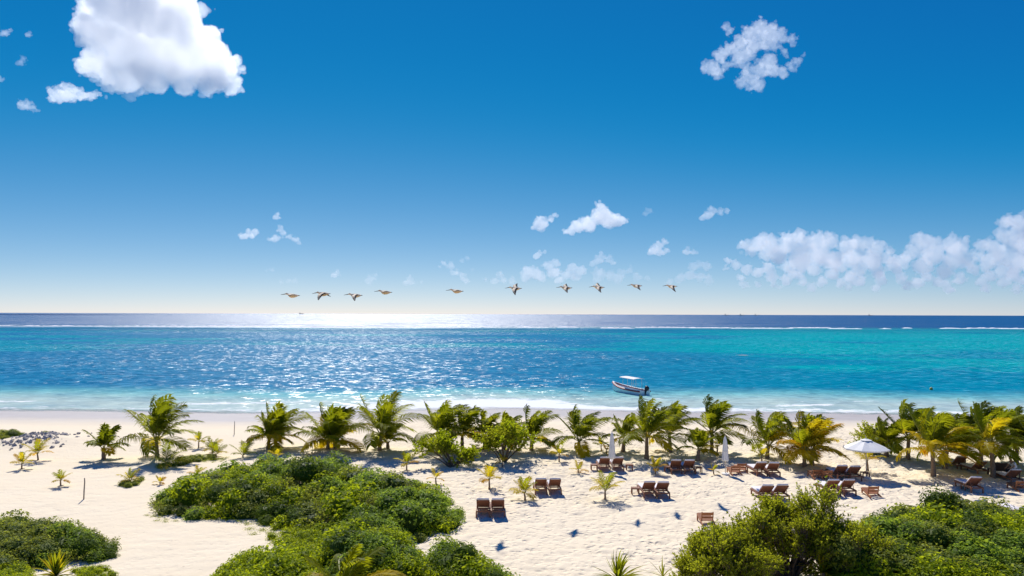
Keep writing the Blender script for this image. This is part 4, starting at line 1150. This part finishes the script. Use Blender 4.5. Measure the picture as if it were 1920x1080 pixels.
def make_furniture():
    lp = lounger_proto(); cp = chair_proto(); tp = table_proto(); lb = lounger_proto(True, 12); 
    HL = 0.92      # the head-end legs stand at the given pixel; the thing's origin lies further on
    def lounger(px, py, label, rz=0.0, proto=lp):
        p = ground(px, py, 0.0); set_out(proto, px, py, label, rz, HL)
    L = [
     (905, 969, 'left lounger of the pair nearest the camera, beside the big shrub mound'),
     (932.5, 969, 'right lounger of the pair nearest the camera, beside the big shrub mound'),
     (1013.5, 925, 'left lounger of the second pair, next to a young palm'),
     (1040, 925.5, 'right lounger of the second pair, its right side free'),
     (1134, 884, 'left lounger of the pair under the first closed parasol'),
     (1159, 884, 'right lounger of the pair under the first closed parasol'),
     (1270, 888, 'left lounger of the pair between the two closed parasols'),
     (1294, 888, 'right lounger of the pair between the two closed parasols'),
     (1217.5, 935, 'left lounger of the lone pair with one table on its left'),
     (1244, 935, 'right lounger of the lone pair with one table on its left'),
     (1428, 894, 'left lounger of the pair right of the second closed parasol'),
     (1454, 895, 'right lounger of the pair right of the second closed parasol'),
     (1581, 901, 'left lounger of the pair beside the open parasol'),
     (1606, 902, 'right lounger of the pair beside the open parasol'),
     (1565, 931, 'left lounger of the pair just behind the tallest olive shrub'),
     (1594, 931, 'right lounger of the pair just behind the tallest olive shrub'),
     (1834, 925, 'lounger standing alone in the sun in front of the palm grove'),
     (1808, 974, 'left lounger of the pair half hidden by the lower right thicket'),
     (1842, 975, 'right lounger of the pair half hidden by the lower right thicket'),
     (1440, 941, 'left lounger of the pair hidden behind the twigs of the tallest shrub'),
     (1468, 941, 'right lounger of the pair hidden behind the twigs of the tallest shrub'),
     (1908, 908, 'lounger at the right edge that the person in white sits behind'),
     (1842, 890, 'lounger in the shade left of the grove trunk'),
     (1806, 880, 'lounger deepest in the shade of the palm grove'),
    ]
    r = random.Random(5)
    for px, py, lab in L:
        lounger(px, py, lab, R(r.uniform(-3, 3)))
    lounger(1926, 978, 'lounger lowered nearly flat at the right edge behind the thicket', 0.0, lb)
    Ch = [
     (1377, 888, 'left low chair of the two at the foot of the second closed parasol', 0.05),
     (1389, 884, 'right low chair of the two at the foot of the second closed parasol', -0.03),
     (1530, 897, 'left low chair of the two left of the open parasol loungers', 0.03),
     (1549, 899, 'right low chair of the two left of the open parasol loungers', -0.04),
     (1634, 931, 'low chair alone right of the pair behind the tallest shrub', 0.0),
     (1909, 919, 'low chair at the right edge of the picture', 0.0),
     (1324, 979, 'low chair nearest the camera, left of the twiggy shrub', 0.0),
    ]
    for px, py, lab, rz in Ch:
        set_out(cp, px, py, lab, rz)
    T = [
     (1114, 881, 'side table left of the loungers under the first closed parasol'),
     (1180, 881, 'side table right of the loungers under the first closed parasol'),
     (1252, 884, 'side table left of the loungers between the closed parasols'),
     (1309, 885, 'side table right of the loungers between the closed parasols'),
     (1191, 927, 'side table alone on the left of the lone pair'),
     (1622, 896, 'side table under the open white parasol'),
     (1812, 918, 'side table behind the lounger alone in front of the grove'),
    ]
    for px, py, lab in T:
        set_out(tp, px, py, lab, R(r.uniform(-4, 4)))
    # dark wooden chest-high counter under the palms
    p = ground(1884, 893, 0.0)
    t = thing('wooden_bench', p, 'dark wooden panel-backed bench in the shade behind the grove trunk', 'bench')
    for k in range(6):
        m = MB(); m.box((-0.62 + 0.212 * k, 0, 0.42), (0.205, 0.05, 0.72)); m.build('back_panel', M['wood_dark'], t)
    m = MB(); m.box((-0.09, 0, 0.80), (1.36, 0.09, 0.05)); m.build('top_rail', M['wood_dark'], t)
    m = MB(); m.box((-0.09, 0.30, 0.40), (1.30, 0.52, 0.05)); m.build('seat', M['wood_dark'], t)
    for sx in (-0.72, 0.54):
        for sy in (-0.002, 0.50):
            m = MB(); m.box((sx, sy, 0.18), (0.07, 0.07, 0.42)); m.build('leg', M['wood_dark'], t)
    # parasols
    def closed(px, base, top, label):
        p = ground(px, base, 0.0); H = (base - top) / FPX * p.y
        t = thing('closed_parasol', p, label, 'parasol', 'closed white parasols')
        m = MB(); m.tube([(0, 0, -0.1), (0, 0, H - 0.05)], [0.026, 0.026], 8); m.build('pole', M['pole'], t)
        m = MB(); n = 24; zs = [(1.0, 0.02), (0.96, 0.07), (0.85, 0.115), (0.68, 0.14), (0.52, 0.165), (0.40, 0.19), (0.36, 0.20), (0.345, 0.15)]
        vs = []
        for (u, rr) in zs:
            for k in range(n):
                a = 2 * math.pi * k / n; q = rr * (1 + (0.20 if k % 3 == 0 else -0.10) * min(1, (1 - u) * 3))
                vs.append((math.cos(a) * q, math.sin(a) * q, H * u + (0.02 * math.sin(k * 2.1) if u < 0.4 else 0)))
        fs = [(i * n + k, i * n + (k + 1) % n, (i + 1) * n + (k + 1) % n, (i + 1) * n + k) for i in range(len(zs) - 1) for k in range(n)]
        m.add(vs, fs); m.build('folded_canopy', M['canvas'], t, True)
        m = MB(); m.tube([(0, 0, H * 0.60), (0, 0, H * 0.63)], [0.168, 0.166], 16); m.build('tie_strap', M['canvas'], t)
        m = MB(); m.tube([(0, 0, H - 0.03), (0, 0, H + 0.03), (0, 0, H + 0.07)], [0.02, 0.03, 0.008], 8); m.build('finial', M['pole'], t)
        m = MB(); m.tube([(0, 0, -0.05), (0, 0, 0.06), (0, 0, 0.07)], [0.25, 0.25, 0.22], 16); m.build('base', M['canvas'], t)
    closed(1147.5, 886, 811, 'closed white parasol between the left lounger pair')
    closed(1360, 889, 819, 'closed white parasol near the two low chairs')
    p = ground(1624.5, 896, 0.0); H = (896 - 823) / FPX * p.y
    t = thing('open_parasol', p, 'open white parasol, the only one spread, right of the golden palms', 'parasol')
    m = MB(); m.tube([(0, 0, -0.1), (0, 0, H)], [0.03, 0.028], 10); m.build('pole', M['pole'], t)
    n = 8; Rr = 1.36; z0 = H * 0.76
    m = MB(); vs = []
    rings = [(0.16, H - 0.06), (0.55, H - 0.06 - 0.30 * (H - z0)), (1.0, H - 0.06 - 0.62 * (H - z0)), (Rr, z0)]
    for (rr, z) in rings:
        for k in range(n * 2):
            a = math.pi * k / n + 0.2; q = rr * (1.0 if k % 2 == 0 else math.cos(math.pi / n) * 0.995)
            vs.append((math.cos(a) * q, math.sin(a) * q, z - (0.0 if k % 2 == 0 else 0.02)))
    for k in range(n * 2):   # valance
        a = math.pi * k / n + 0.2; q = Rr * (1.0 if k % 2 == 0 else math.cos(math.pi / n) * 0.995)
        vs.append((math.cos(a) * q * 0.992, math.sin(a) * q * 0.992, z0 - 0.09))
    N = n * 2
    fs = [(i * N + k, i * N + (k + 1) % N, (i + 1) * N + (k + 1) % N, (i + 1) * N + k) for i in range(4) for k in range(N)]
    m.add(vs, fs); cpy = m.build('canopy', M['canvas'], t)
    m = MB(); vs = [(0, 0, H - 0.0)]
    for k in range(N):
        a = math.pi * k / n + 0.2; vs.append((math.cos(a) * 0.34, math.sin(a) * 0.34, H - 0.10))
    m.add(vs, [(0, 1 + k, 1 + (k + 1) % N) for k in range(N)]); m.build('vent_cap', M['canvas'], cpy)
    for k in range(n):
        a = 2 * math.pi * k / n + 0.2
        m = MB(); m.tube([(0, 0, H - 0.09), (math.cos(a) * Rr * 0.97, math.sin(a) * Rr * 0.97, z0 - 0.02)], [0.014, 0.012], 5)
        m.tube([(math.cos(a) * 0.7, math.sin(a) * 0.7, H - 0.1 - 0.45 * (H - z0)), (0.0, 0.0, H * 0.62)], [0.010, 0.010], 5)
        m.build('rib', M['pole'], t)
    m = MB(); m.tube([(0, 0, H - 0.02), (0, 0, H + 0.04), (0, 0, H + 0.06)], [0.025, 0.025, 0.01], 8); m.build('finial', M['pole'], t)
    m = MB(); m.tube([(0, 0, -0.05), (0, 0, 0.07), (0, 0, 0.08)], [0.28, 0.28, 0.25], 18); m.build('base', M['canvas'], t)
    # stakes
    def stake(px, base, top, label, rad=0.035, mat='post'):
        p = ground(px, base, 0.0); z = float(terrain(np.array([p.x]), np.array([p.y]))[0]); p = ground(px, base, z)
        H = (base - top) / FPX * p.y
        m = MB(); m.tube([(0, 0, -0.2), (0.01, 0, H * 0.4), (0.03, 0.01, H * 0.8), (0.02, 0, H)], [rad, rad, rad * .9, rad * .75], 7)
        o = m.build('wooden_stake', M[mat], None, True); o.location = p
        tag(o, label, 'stake')
    stake(157, 936, 897, 'tall bare wooden stake in the open sand at left')
    stake(439, 815, 790, 'thin wooden stake near the waterline left of the twin palms', 0.03)
    stake(908, 792, 778, 'short red-brown stake on the beach behind the feathery bushes', 0.09, 'red_post')

def make_rocks():
    r = np.random.default_rng(9)
    mb = MB()
    c = ground(62, 828, 0.0)
    bv, bf = ICO1
    for i in range(330):
        u = r.normal(0, 1); v = r.normal(0, 1)
        x = c.x + 1.25 * u + 0.2; y = c.y + 1.7 * v
        q = math.exp(-(u * u + v * v) / 2.2)
        s = r.uniform(0.06, 0.17) * (1.4 if r.random() < 0.08 else 1)
        z = 0.55 * q + r.uniform(-0.04, 0.04)
        pts = bv * s * r.uniform(0.6, 1.25, 3) * (1 + 0.22 * r.normal(size=(len(bv), 1)))
        mb.add(pts + np.array([x, y, z]), [tuple(int(k) for k in f) for f in bf])
    o = mb.build('rock_pile', M['rock'])
    tag(o, 'heap of grey broken rocks on the sand at the left edge', 'rocks', kind='stuff')
    PALM_MOUNDS.append((c.x + 0.2, c.y, 2.3, 0.5))

# ------------------------------------------------------------------ boat
def make_boat():
    a, b = ground(1207, 741, SEA_Z), ground(1152, 733, SEA_Z)
    mid = (a + b) / 2; d = (b - a); L = 7.4; ang = math.atan2(d.y, d.x) 
    t = thing('motor_boat', (mid.x, mid.y, SEA_Z), 'white open motor boat with red rail and white awning near the shore', 'boat', None, ang)
    n = 22; st = []
    for i in range(n + 1):
        u = i / n                                  # 0 stern, 1 bow ; +X is the bow
        x = -L / 2 + L * u
        w = 0.95 * (1 - max(0, (u - 0.42) / 0.58) ** 2.3) * (0.90 + 0.10 * min(1, u * 4)) + 0.02
        sheer = 0.62 + 0.10 * u + 0.60 * u ** 3.2
        keel = -0.28 + 0.75 * max(0, u - 0.72) ** 1.6 * 4.2
        st.append((x + 0.45 * max(0, u - 0.8), w, sheer, min(keel, sheer - 0.08)))
    def hull(inset, zoff):
        vs = []
        for (x, w, s, k) in st:
            w2 = max(0.015, w - inset)
            prof = [(w2, s + zoff), (w2 * 0.97, s * 0.62 + k * 0.38), (w2 * 0.86, s * 0.28 + k * 0.72), (w2 * 0.45, k * 0.96 + s * 0.04), (0, k)]
            ring = [(x, y, z) for y, z in prof] + [(x, -y, z) for y, z in prof[-2::-1]]
            vs += ring
        m = len(vs) // len(st)
        return vs, m
    vs, m = hull(0, 0)
    mb = MB(); fs, mi = [], []
    for i in range(n):
        for k in range(m - 1):
            f = (i * m + k, (i + 1) * m + k, (i + 1) * m + k + 1, i * m + k + 1)
            mb.f.append(f); mb.m.append(1 if k in (3, 4) or (k in (2, 5) and False) else 0)
    mb.v = vs
    mb.f.append(tuple(range(m))); mb.m.append(0)
    mb.build('hull', [M['hull_white'], M['hull_dark']], t, True)
    # inner floor and thwarts
    mb = MB(); vs = []
    for (x, w, s, k) in st[:-2]:
        vs += [(x, w - 0.06, s - 0.02), (x, w * 0.8, max(0.12, s - 0.55)), (x, -w * 0.8, max(0.12, s - 0.55)), (x, -w + 0.06, s - 0.02)]
    mb.add(vs, [(i * 4 + k, i * 4 + 4 + k, i * 4 + 5 + k, i * 4 + 1 + k) for i in range(len(st) - 3) for k in range(3)])
    mb.build('inside', M['hull_white'], t, True)
    # red rail round the gunwale
    for sg in (-1, 1):
        mb = MB(); mb.tube([(x, sg * (w + 0.01), s - 0.10) for (x, w, s, k) in st], [0.11] * len(st), 8); mb.build('rail', M['hull_red'], t, True)
        mb = MB(); mb.tube([(x, sg * max(0.0, w - 0.07), s + 0.04) for (x, w, s, k) in st], [0.055] * len(st), 6); mb.build('gunwale', M['hull_white'], t, True)
    for x in (-1.6, -0.3, 1.1):
        mb = MB(); mb.box((x, 0, 0.42), (0.34, 1.60, 0.06)); mb.build('bench', M['hull_white'], t)
    mb = MB(); mb.box((1.9, 0, 0.55), (0.7, 1.0, 0.28)); mb.build('bow_locker', M['hull_white'], t)
    # awning on four poles
    zt = 2.05
    for (x, y) in ((-2.0, 0.72), (-2.0, -0.72), (0.35, 0.72), (0.35, -0.72), (-0.7, 0.72), (-0.7, -0.72)):
        mb = MB(); mb.tube([(x, y * 1.05, 0.55), (x, y, zt)], [0.028, 0.028], 6); mb.build('awning_pole', M['steel'], t)
    mb = MB(); nx, ny = 8, 6; vs = []
    for lay in (0.06, 0.0):
        for i in range(nx + 1):
            for j in range(ny + 1):
                u, v = i / nx, j / ny * 2 - 1
                vs.append((-2.35 + 3.3 * u, v * 0.95, zt + lay + 0.10 * (1 - v * v) + 0.10 * u))
    g = lambda l, i, j: l * (nx + 1) * (ny + 1) + i * (ny + 1) + j
    fs = [(g(0, i, j), g(0, i + 1, j), g(0, i + 1, j + 1), g(0, i, j + 1)) for i in range(nx) for j in range(ny)]
    fs += [(g(1, i, j + 1), g(1, i + 1, j + 1), g(1, i + 1, j), g(1, i, j)) for i in range(nx) for j in range(ny)]
    for i in range(nx):
        fs += [(g(0, i, 0), g(1, i, 0), g(1, i + 1, 0), g(0, i + 1, 0)), (g(0, i + 1, ny), g(1, i + 1, ny), g(1, i, ny), g(0, i, ny))]
    for j in range(ny):
        fs += [(g(0, 0, j + 1), g(1, 0, j + 1), g(1, 0, j), g(0, 0, j)), (g(0, nx, j), g(1, nx, j), g(1, nx, j + 1), g(0, nx, j + 1))]
    mb.add(vs, fs); mb.build('awning', M['canvas'], t)
    # outboard engine, tilted up
    eng = MB()
    Rm = Matrix.Rotation(R(-28), 3, 'Y'); o = Vector((-L / 2 - 0.10, 0.0, 0.75))
    def ebox(c, s): eng.box(o + Rm @ Vector(c), s, 0, Rm)
    def loft(secs):
        vs = []; nn = 10
        for (z, hx, hy, cx) in secs:
            for k in range(nn):
                a_ = 2 * math.pi * k / nn; ca, sa = math.cos(a_), math.sin(a_)
                vs.append(o + Rm @ Vector((cx + hx * math.copysign(abs(ca) ** 0.6, ca), hy * math.copysign(abs(sa) ** 0.6, sa), z)))
        fs = [(i * nn + k, i * nn + (k + 1) % nn, (i + 1) * nn + (k + 1) % nn, (i + 1) * nn + k) for i in range(len(secs) - 1) for k in range(nn)]
        fs += [tuple(range(nn - 1, -1, -1)), tuple((len(secs) - 1) * nn + k for k in range(nn))]
        eng.add(vs, fs)
    loft([(0.05, 0.20, 0.16, -0.12), (0.20, 0.32, 0.22, -0.14), (0.48, 0.34, 0.23, -0.16), (0.62, 0.26, 0.18, -0.15), (0.66, 0.10, 0.08, -0.15)])
    eo = eng.build('engine_cowl', M['engine'], t, True)
    eng = MB(); loft([(-0.95, 0.10, 0.035, -0.10), (-0.55, 0.13, 0.05, -0.10), (0.06, 0.16, 0.10, -0.12)]); ebox((-0.12, 0, -0.52), (0.42, 0.28, 0.03))
    eng.build('engine_leg', M['engine'], t, True)
    eng = MB()
    for k in range(3):
        a_ = 2 * math.pi * k / 3
        eng.box(o + Rm @ Vector((-0.30, 0.10 * math.cos(a_), -0.78 + 0.10 * math.sin(a_))), (0.03, 0.16, 0.10), 0, Rm @ Matrix.Rotation(a_, 3, 'X'))
    eng.build('propeller', M['steel'], t)
    mb = MB(); mb.tube([(-L / 2 + 0.15, 0.4, 0.6), (-L / 2 + 0.05, 0.42, 1.75)], [0.015, 0.012], 5); mb.build('aerial', M['engine'], t)

# ------------------------------------------------------------------ pelicans
def make_pelican(px, py, dist, label, roll=0.0, inner=0.0, outer=-10.0, yaw=0.0, pitch=0.0, near_extra=0.0, far_extra=0.0, fold=0.0):
    """Flies towards -X. inner / outer: dihedral of the two halves of the wings in degrees."""
    pos = at_dist(px, py, dist)
    t = thing('pelican', pos, label, 'pelican', 'pelicans flying in a line over the beach')
    t.rotation_euler = (R(roll), R(pitch), R(yaw)); t.scale = (0.80, 0.80, 0.80)
    mb = MB()
    # trunk and tail, then neck and head folded back on the shoulders
    secs = [(0.50, 0.012, 0.075, 0.015), (0.40, 0.03, 0.085, 0.01), (0.28, 0.085, 0.10, 0.0), (0.12, 0.135, 0.135, -0.015), (-0.04, 0.15, 0.15, -0.02), (-0.17, 0.125, 0.125, 0.0),
            (-0.25, 0.085, 0.078, 0.035), (-0.30, 0.066, 0.058, 0.075), (-0.345, 0.062, 0.056, 0.10), (-0.40, 0.060, 0.055, 0.105), (-0.445, 0.045, 0.045, 0.095), (-0.47, 0.022, 0.028, 0.088)]
    nn = 10; vs = []
    for (x, hz, hy, cz) in secs:
        for k in range(nn):
            a = 2 * math.pi * k / nn; vs.append((x, hy * math.cos(a), cz + hz * math.sin(a)))
    for i in range(len(secs) - 1):
        for k in range(nn):
            mb.f.append((i * nn + k, (i + 1) * nn + k, (i + 1) * nn + (k + 1) % nn, i * nn + (k + 1) % nn))
            top_half = k < nn // 2
            mb.m.append(2 if i == 0 else (1 if i >= 7 and False else (0 if not top_half else 1)))
    mb.v = vs
    mb.f += [tuple(range(nn)), tuple((len(secs) - 1) * nn + nn - 1 - k for k in range(nn))]; mb.m += [2, 0]
    # wings
    for sg in (-1, 1):
        ex = near_extra if sg < 0 else far_extra
        ai, ao = R(inner + ex), R(outer + ex * 0.8)
        st = []; y, z, x = 0.09, 0.06, -0.10
        sp = [0.0, 0.18, 0.32, 0.42, 0.58, 0.76, 0.94, 1.10, 1.20]
        for i, s in enumerate(sp):
            ds = s - (sp[i - 1] if i else 0)
            an = ai if s <= 0.42 else ao
            y += ds * math.cos(an); z += ds * math.sin(an)
            sweep = -0.10 * math.sin(min(1, s / 0.42) * math.pi / 2) + (0.34 + fold) * max(0, s - 0.42) ** 1.25
            ch = 0.34 - 0.03 * s if s < 0.5 else 0.325 - 0.38 * (s - 0.5)
            ch = max(0.05, ch)
            st.append((x + sweep, y, z, ch))
        o = len(mb.v); vs = []
        for (sx, yy, zz, ch) in st:
            vs += [(sx, sg * yy, zz), (sx + 0.25 * ch, sg * yy, zz + 0.035 * ch / 0.3), (sx + 0.60 * ch, sg * yy, zz + 0.022), (sx + ch, sg * yy, zz - 0.01), (sx + 0.55 * ch, sg * yy, zz - 0.008), (sx + 0.2 * ch, sg * yy, zz - 0.006)]
        mb.v += vs
        for i in range(len(st) - 1):
            for k in range(6):
                f = (o + i * 6 + k, o + i * 6 + (k + 1) % 6, o + (i + 1) * 6 + (k + 1) % 6, o + (i + 1) * 6 + k)
                mb.f.append(f if sg > 0 else f[::-1])
                dark = (k in (2, 3)) or (i >= 5) or (k == 1 and i >= 4)
                mb.m.append(2 if dark else (1 if k in (0, 1) else 0))
        e = o + (len(st) - 1) * 6
        mb.f.append(tuple(e + k for k in range(6))); mb.m.append(2)
    mb.build('body', [M['pel_body'], M['pel_pale'], M['pel_dark']], t, True)
    mb = MB()
    bs = [(-0.445, 0.030, 0.034, 0.088), (-0.52, 0.026, 0.026, 0.070), (-0.62, 0.020, 0.018, 0.050), (-0.74, 0.012, 0.012, 0.030), (-0.775, 0.006, 0.008, 0.020)]
    vs = []
    for (x, hz, hy, cz) in bs:
        for k in range(8):
            a = 2 * math.pi * k / 8; vs.append((x, hy * math.cos(a), cz + hz * math.sin(a)))
    mb.add(vs, [(i * 8 + k, (i + 1) * 8 + k, (i + 1) * 8 + (k + 1) % 8, i * 8 + (k + 1) % 8) for i in range(4) for k in range(8)] + [tuple(range(8)), tuple(32 + 7 - k for k in range(8))])
    mb.build('bill', M['pel_bill'], t, True)
    return t

def make_pelicans():
    P = [  # px, py, distance, roll, inner, outer, yaw, pitch, near, far, label
     (548, 554, 43.0, 1, -2, -5, 4, 2, 0, 0, 'first pelican from the left, gliding with level wings'),
     (606, 551, 43.5, 5, -4, -14, -6, 0, -10, -6, 'second pelican from the left, near wing hanging down'),
     (666, 554, 44.0, 3, -4, -16, 6, 0, -8, 2, 'third pelican from the left, pale back, near wing just lowered'),
     (722, 548, 45.0, 2, -1, -4, 0, 2, 0, 0, 'fourth pelican from the left, gliding flat'),
     (856, 546, 45.6, 2, -2, -4, -4, 2, 0, 0, 'fifth pelican from the left, flying apart from the others'),
     (966, 541, 48.2, 11, 4, -5, -4, 0, -17, 9, 'sixth pelican from the left, wings in full stroke'),
     (1061, 540, 50.0, 9, 3, -4, -2, 0, -13, 8, 'seventh pelican from the left, far wing raised'),
     (1122, 539, 51.5, 9, 4, -4, 0, 0, -16, 10, 'eighth pelican from the left, both wings spread wide'),
     (1193, 536, 53.0, 6, -2, -10, 4, 0, -10, -2, 'ninth pelican from the left, near wing lowered'),
     (1259, 537, 54.5, 8, -1, -9, 2, 0, -15, 0, 'tenth pelican, last on the right'),
    ]
    for (px, py, D, ro, i, o, yw, pi, ne, fa, lab) in P:
        make_pelican(px, py, D, lab, ro, i, o, yw, pi, ne, fa)

# ------------------------------------------------------------------ person in the shade
def skinned(name, verts, edges, radii, mat, parent, root=0, sub=2):
    me = bpy.data.meshes.new(name + '_tmp'); me.from_pydata(verts, edges, [])
    ob = bpy.data.objects.new(name + '_tmp', me); C.objects.link(ob)
    ob.modifiers.new('skin', 'SKIN')
    for i, v in enumerate(me.skin_vertices[0].data):
        rr = radii[i]; v.radius = rr if isinstance(rr, tuple) else (rr, rr); v.use_root = (i == root)
    s = ob.modifiers.new('sub', 'SUBSURF'); s.levels = s.render_levels = sub
    dg = bpy.context.evaluated_depsgraph_get()
    me2 = bpy.data.meshes.new_from_object(ob.evaluated_get(dg)); me2.name = name
    bpy.data.objects.remove(ob); bpy.data.meshes.remove(me)
    me2.materials.clear(); me2.materials.append(mat)
    me2.polygons.foreach_set('use_smooth', [True] * len(me2.polygons))
    return link(name, me2, parent)

def make_person():
    p = ground(1902, 897, 0.0)
    t = thing('person', p, 'person with black hair in a white shirt, seated bent forward in the shade', 'person', None, R(8))
    # sits with the legs towards -X (left), leaning forward, forearms on the thighs; seat height 0.42
    V = [(0.05, 0, 0.50), (0.02, 0, 0.66), (-0.06, 0, 0.86), (-0.13, 0, 1.00), (-0.20, 0, 1.09), (-0.27, 0, 1.20), (-0.29, 0, 1.30),
         (-0.12, -0.19, 0.98), (-0.20, -0.25, 0.76), (-0.40, -0.16, 0.66), (-0.48, -0.12, 0.645),
         (-0.12, 0.19, 0.98), (-0.20, 0.25, 0.76), (-0.40, 0.16, 0.66), (-0.48, 0.12, 0.645),
         (0.0, -0.11, 0.49), (-0.42, -0.15, 0.50), (-0.40, -0.15, 0.10), (-0.52, -0.15, 0.035),
         (0.0, 0.11, 0.49), (-0.42, 0.15, 0.50), (-0.40, 0.15, 0.10), (-0.52, 0.15, 0.035)]
    E = [(0, 1), (1, 2), (2, 3), (3, 4), (4, 5), (5, 6), (3, 7), (7, 8), (8, 9), (9, 10), (3, 11), (11, 12), (12, 13), (13, 14),
         (0, 15), (15, 16), (16, 17), (17, 18), (0, 19), (19, 20), (20, 21), (21, 22)]
    Rd = [(0.13, 0.15), 0.12, (0.12, 0.15), (0.11, 0.14), 0.055, 0.085, 0.080, 0.062, 0.045, 0.034, 0.03, 0.062, 0.045, 0.034, 0.03,
          0.09, 0.062, 0.042, 0.035, 0.09, 0.062, 0.042, 0.035]
    skinned('body', V, E, Rd, M['skin'], t)
    skinned('shirt', [(0.05, 0, 0.52), (0.02, 0, 0.66), (-0.06, 0, 0.86), (-0.13, 0, 1.00), (-0.12, -0.19, 0.98), (-0.185, -0.235, 0.82), (-0.12, 0.19, 0.98), (-0.185, 0.235, 0.82)],
            [(0, 1), (1, 2), (2, 3), (3, 4), (4, 5), (3, 6), (6, 7)], [(0.155, 0.175), 0.15, (0.145, 0.18), (0.13, 0.16), 0.08, 0.068, 0.08, 0.068], M['shirt'], t)
    skinned('trousers', [(0.05, 0, 0.48), (0.0, -0.11, 0.49), (-0.42, -0.15, 0.50), (-0.41, -0.15, 0.22), (0.0, 0.11, 0.49), (-0.42, 0.15, 0.50), (-0.41, 0.15, 0.22)],
            [(0, 1), (1, 2), (2, 3), (0, 4), (4, 5), (5, 6)], [(0.15, 0.16), 0.105, 0.078, 0.065, 0.105, 0.078, 0.065], M['trousers'], t)
    skinned('hair', [(-0.235, 0, 1.19), (-0.245, 0, 1.27), (-0.275, 0, 1.335)], [(0, 1), (1, 2)], [0.075, 0.105, 0.085], M['hair'], t)
    for sg in (-1, 1):
        for k in range(5):
            dy = (k - 2) * 0.016; l = (0.055, 0.075, 0.08, 0.075, 0.055)[k]
            b = Vector((-0.49, sg * 0.12 + dy, 0.64))
            mb = MB(); mb.tube([b, b + Vector((-l * 0.6, 0, -0.01)), b + Vector((-l, 0, -0.035))], [0.009, 0.0085, 0.007], 6); mb.build('finger', M['skin'], t, True)
    # stool-like lounger end the person sits on
    s = thing('wooden_stool', p, 'low wooden stool under the person in the white shirt', 'stool', None, R(8))
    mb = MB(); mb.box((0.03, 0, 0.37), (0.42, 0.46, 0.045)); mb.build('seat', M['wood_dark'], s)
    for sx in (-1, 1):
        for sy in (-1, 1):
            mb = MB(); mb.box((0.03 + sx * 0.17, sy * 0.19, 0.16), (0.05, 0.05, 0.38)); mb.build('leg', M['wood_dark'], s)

# ------------------------------------------------------------------ small things on the water
def make_afloat():
    p = ground(1393, 666, SEA_Z)
    mb = MB(); r = np.random.default_rng(3); n = 20; vs = [(0, 0, 0.10)]
    for k in range(n):
        a = 2 * math.pi * k / n; q = 1 + 0.25 * r.normal()
        vs.append((2.0 * math.cos(a) * q, 1.6 * math.sin(a) * q, -0.05))
    mb.add(vs, [(0, 1 + k, 1 + (k + 1) % n) for k in range(n)])
    o = mb.build('seaweed_raft', M['seaweed']); o.location = p; tag(o, 'brownish raft of seaweed floating in the lagoon right of the boat', 'seaweed')
    p = ground(1746, 731, SEA_Z)
    mb = MB(); mb.tube([(0, 0, -0.2), (0, 0, 0.0), (0, 0, 0.22), (0, 0, 0.34), (0, 0, 0.40)], [0.10, 0.21, 0.23, 0.13, 0.04], 12)
    o = mb.build('mooring_buoy', M['buoy'], None, True); o.location = p; tag(o, 'small yellow mooring buoy off the beach at right', 'buoy')
    ships = [(565, 8, 'faint ship on the left horizon under the first pelican'), (1362, 7, 'leftmost faint ship on the right horizon'), (1391, 9, 'second faint ship on the right horizon'), (1418, 6, 'third faint ship on the right horizon'), (1632, 8, 'faint ship farthest right on the horizon')]
    for px, w, lab in ships:
        D = 13000.0; q = at_dist(px, 589, D); Lm = w / FPX * D
        t = thing('ship', (q.x, q.y, SEA_Z), lab, 'ship', 'ships on the horizon')
        mb = MB(); vs = []
        for (u, hw) in ((-0.5, 0.8), (0.3, 1.0), (0.42, 0.6), (0.5, 0.05)):
            vs += [(u * Lm, -hw * 5, -2), (u * Lm, -hw * 6, 9 + (4 if u > .4 else 0)), (u * Lm, hw * 6, 9 + (4 if u > .4 else 0)), (u * Lm, hw * 5, -2)]
        mb.add(vs, [(i * 4 + k, i * 4 + 4 + k, i * 4 + 4 + (k + 1) % 4, i * 4 + (k + 1) % 4) for i in range(3) for k in range(4)] + [(0, 1, 2, 3), (15, 14, 13, 12)])
        mb.build('hull', M['ship'], t)
        mb = MB(); mb.box((-Lm * 0.32, 0, 15), (Lm * 0.16, 9, 13)); mb.box((-Lm * 0.34, 0, 25), (Lm * 0.05, 4, 8)); mb.build('superstructure', M['ship'], t)

# ------------------------------------------------------------------ build
make_palms()
make_rocks()
make_beach(PALM_MOUNDS)
make_sea()
make_shrubs()
make_furniture()
make_person()
make_boat()
make_pelicans()
make_afloat()
make_clouds()
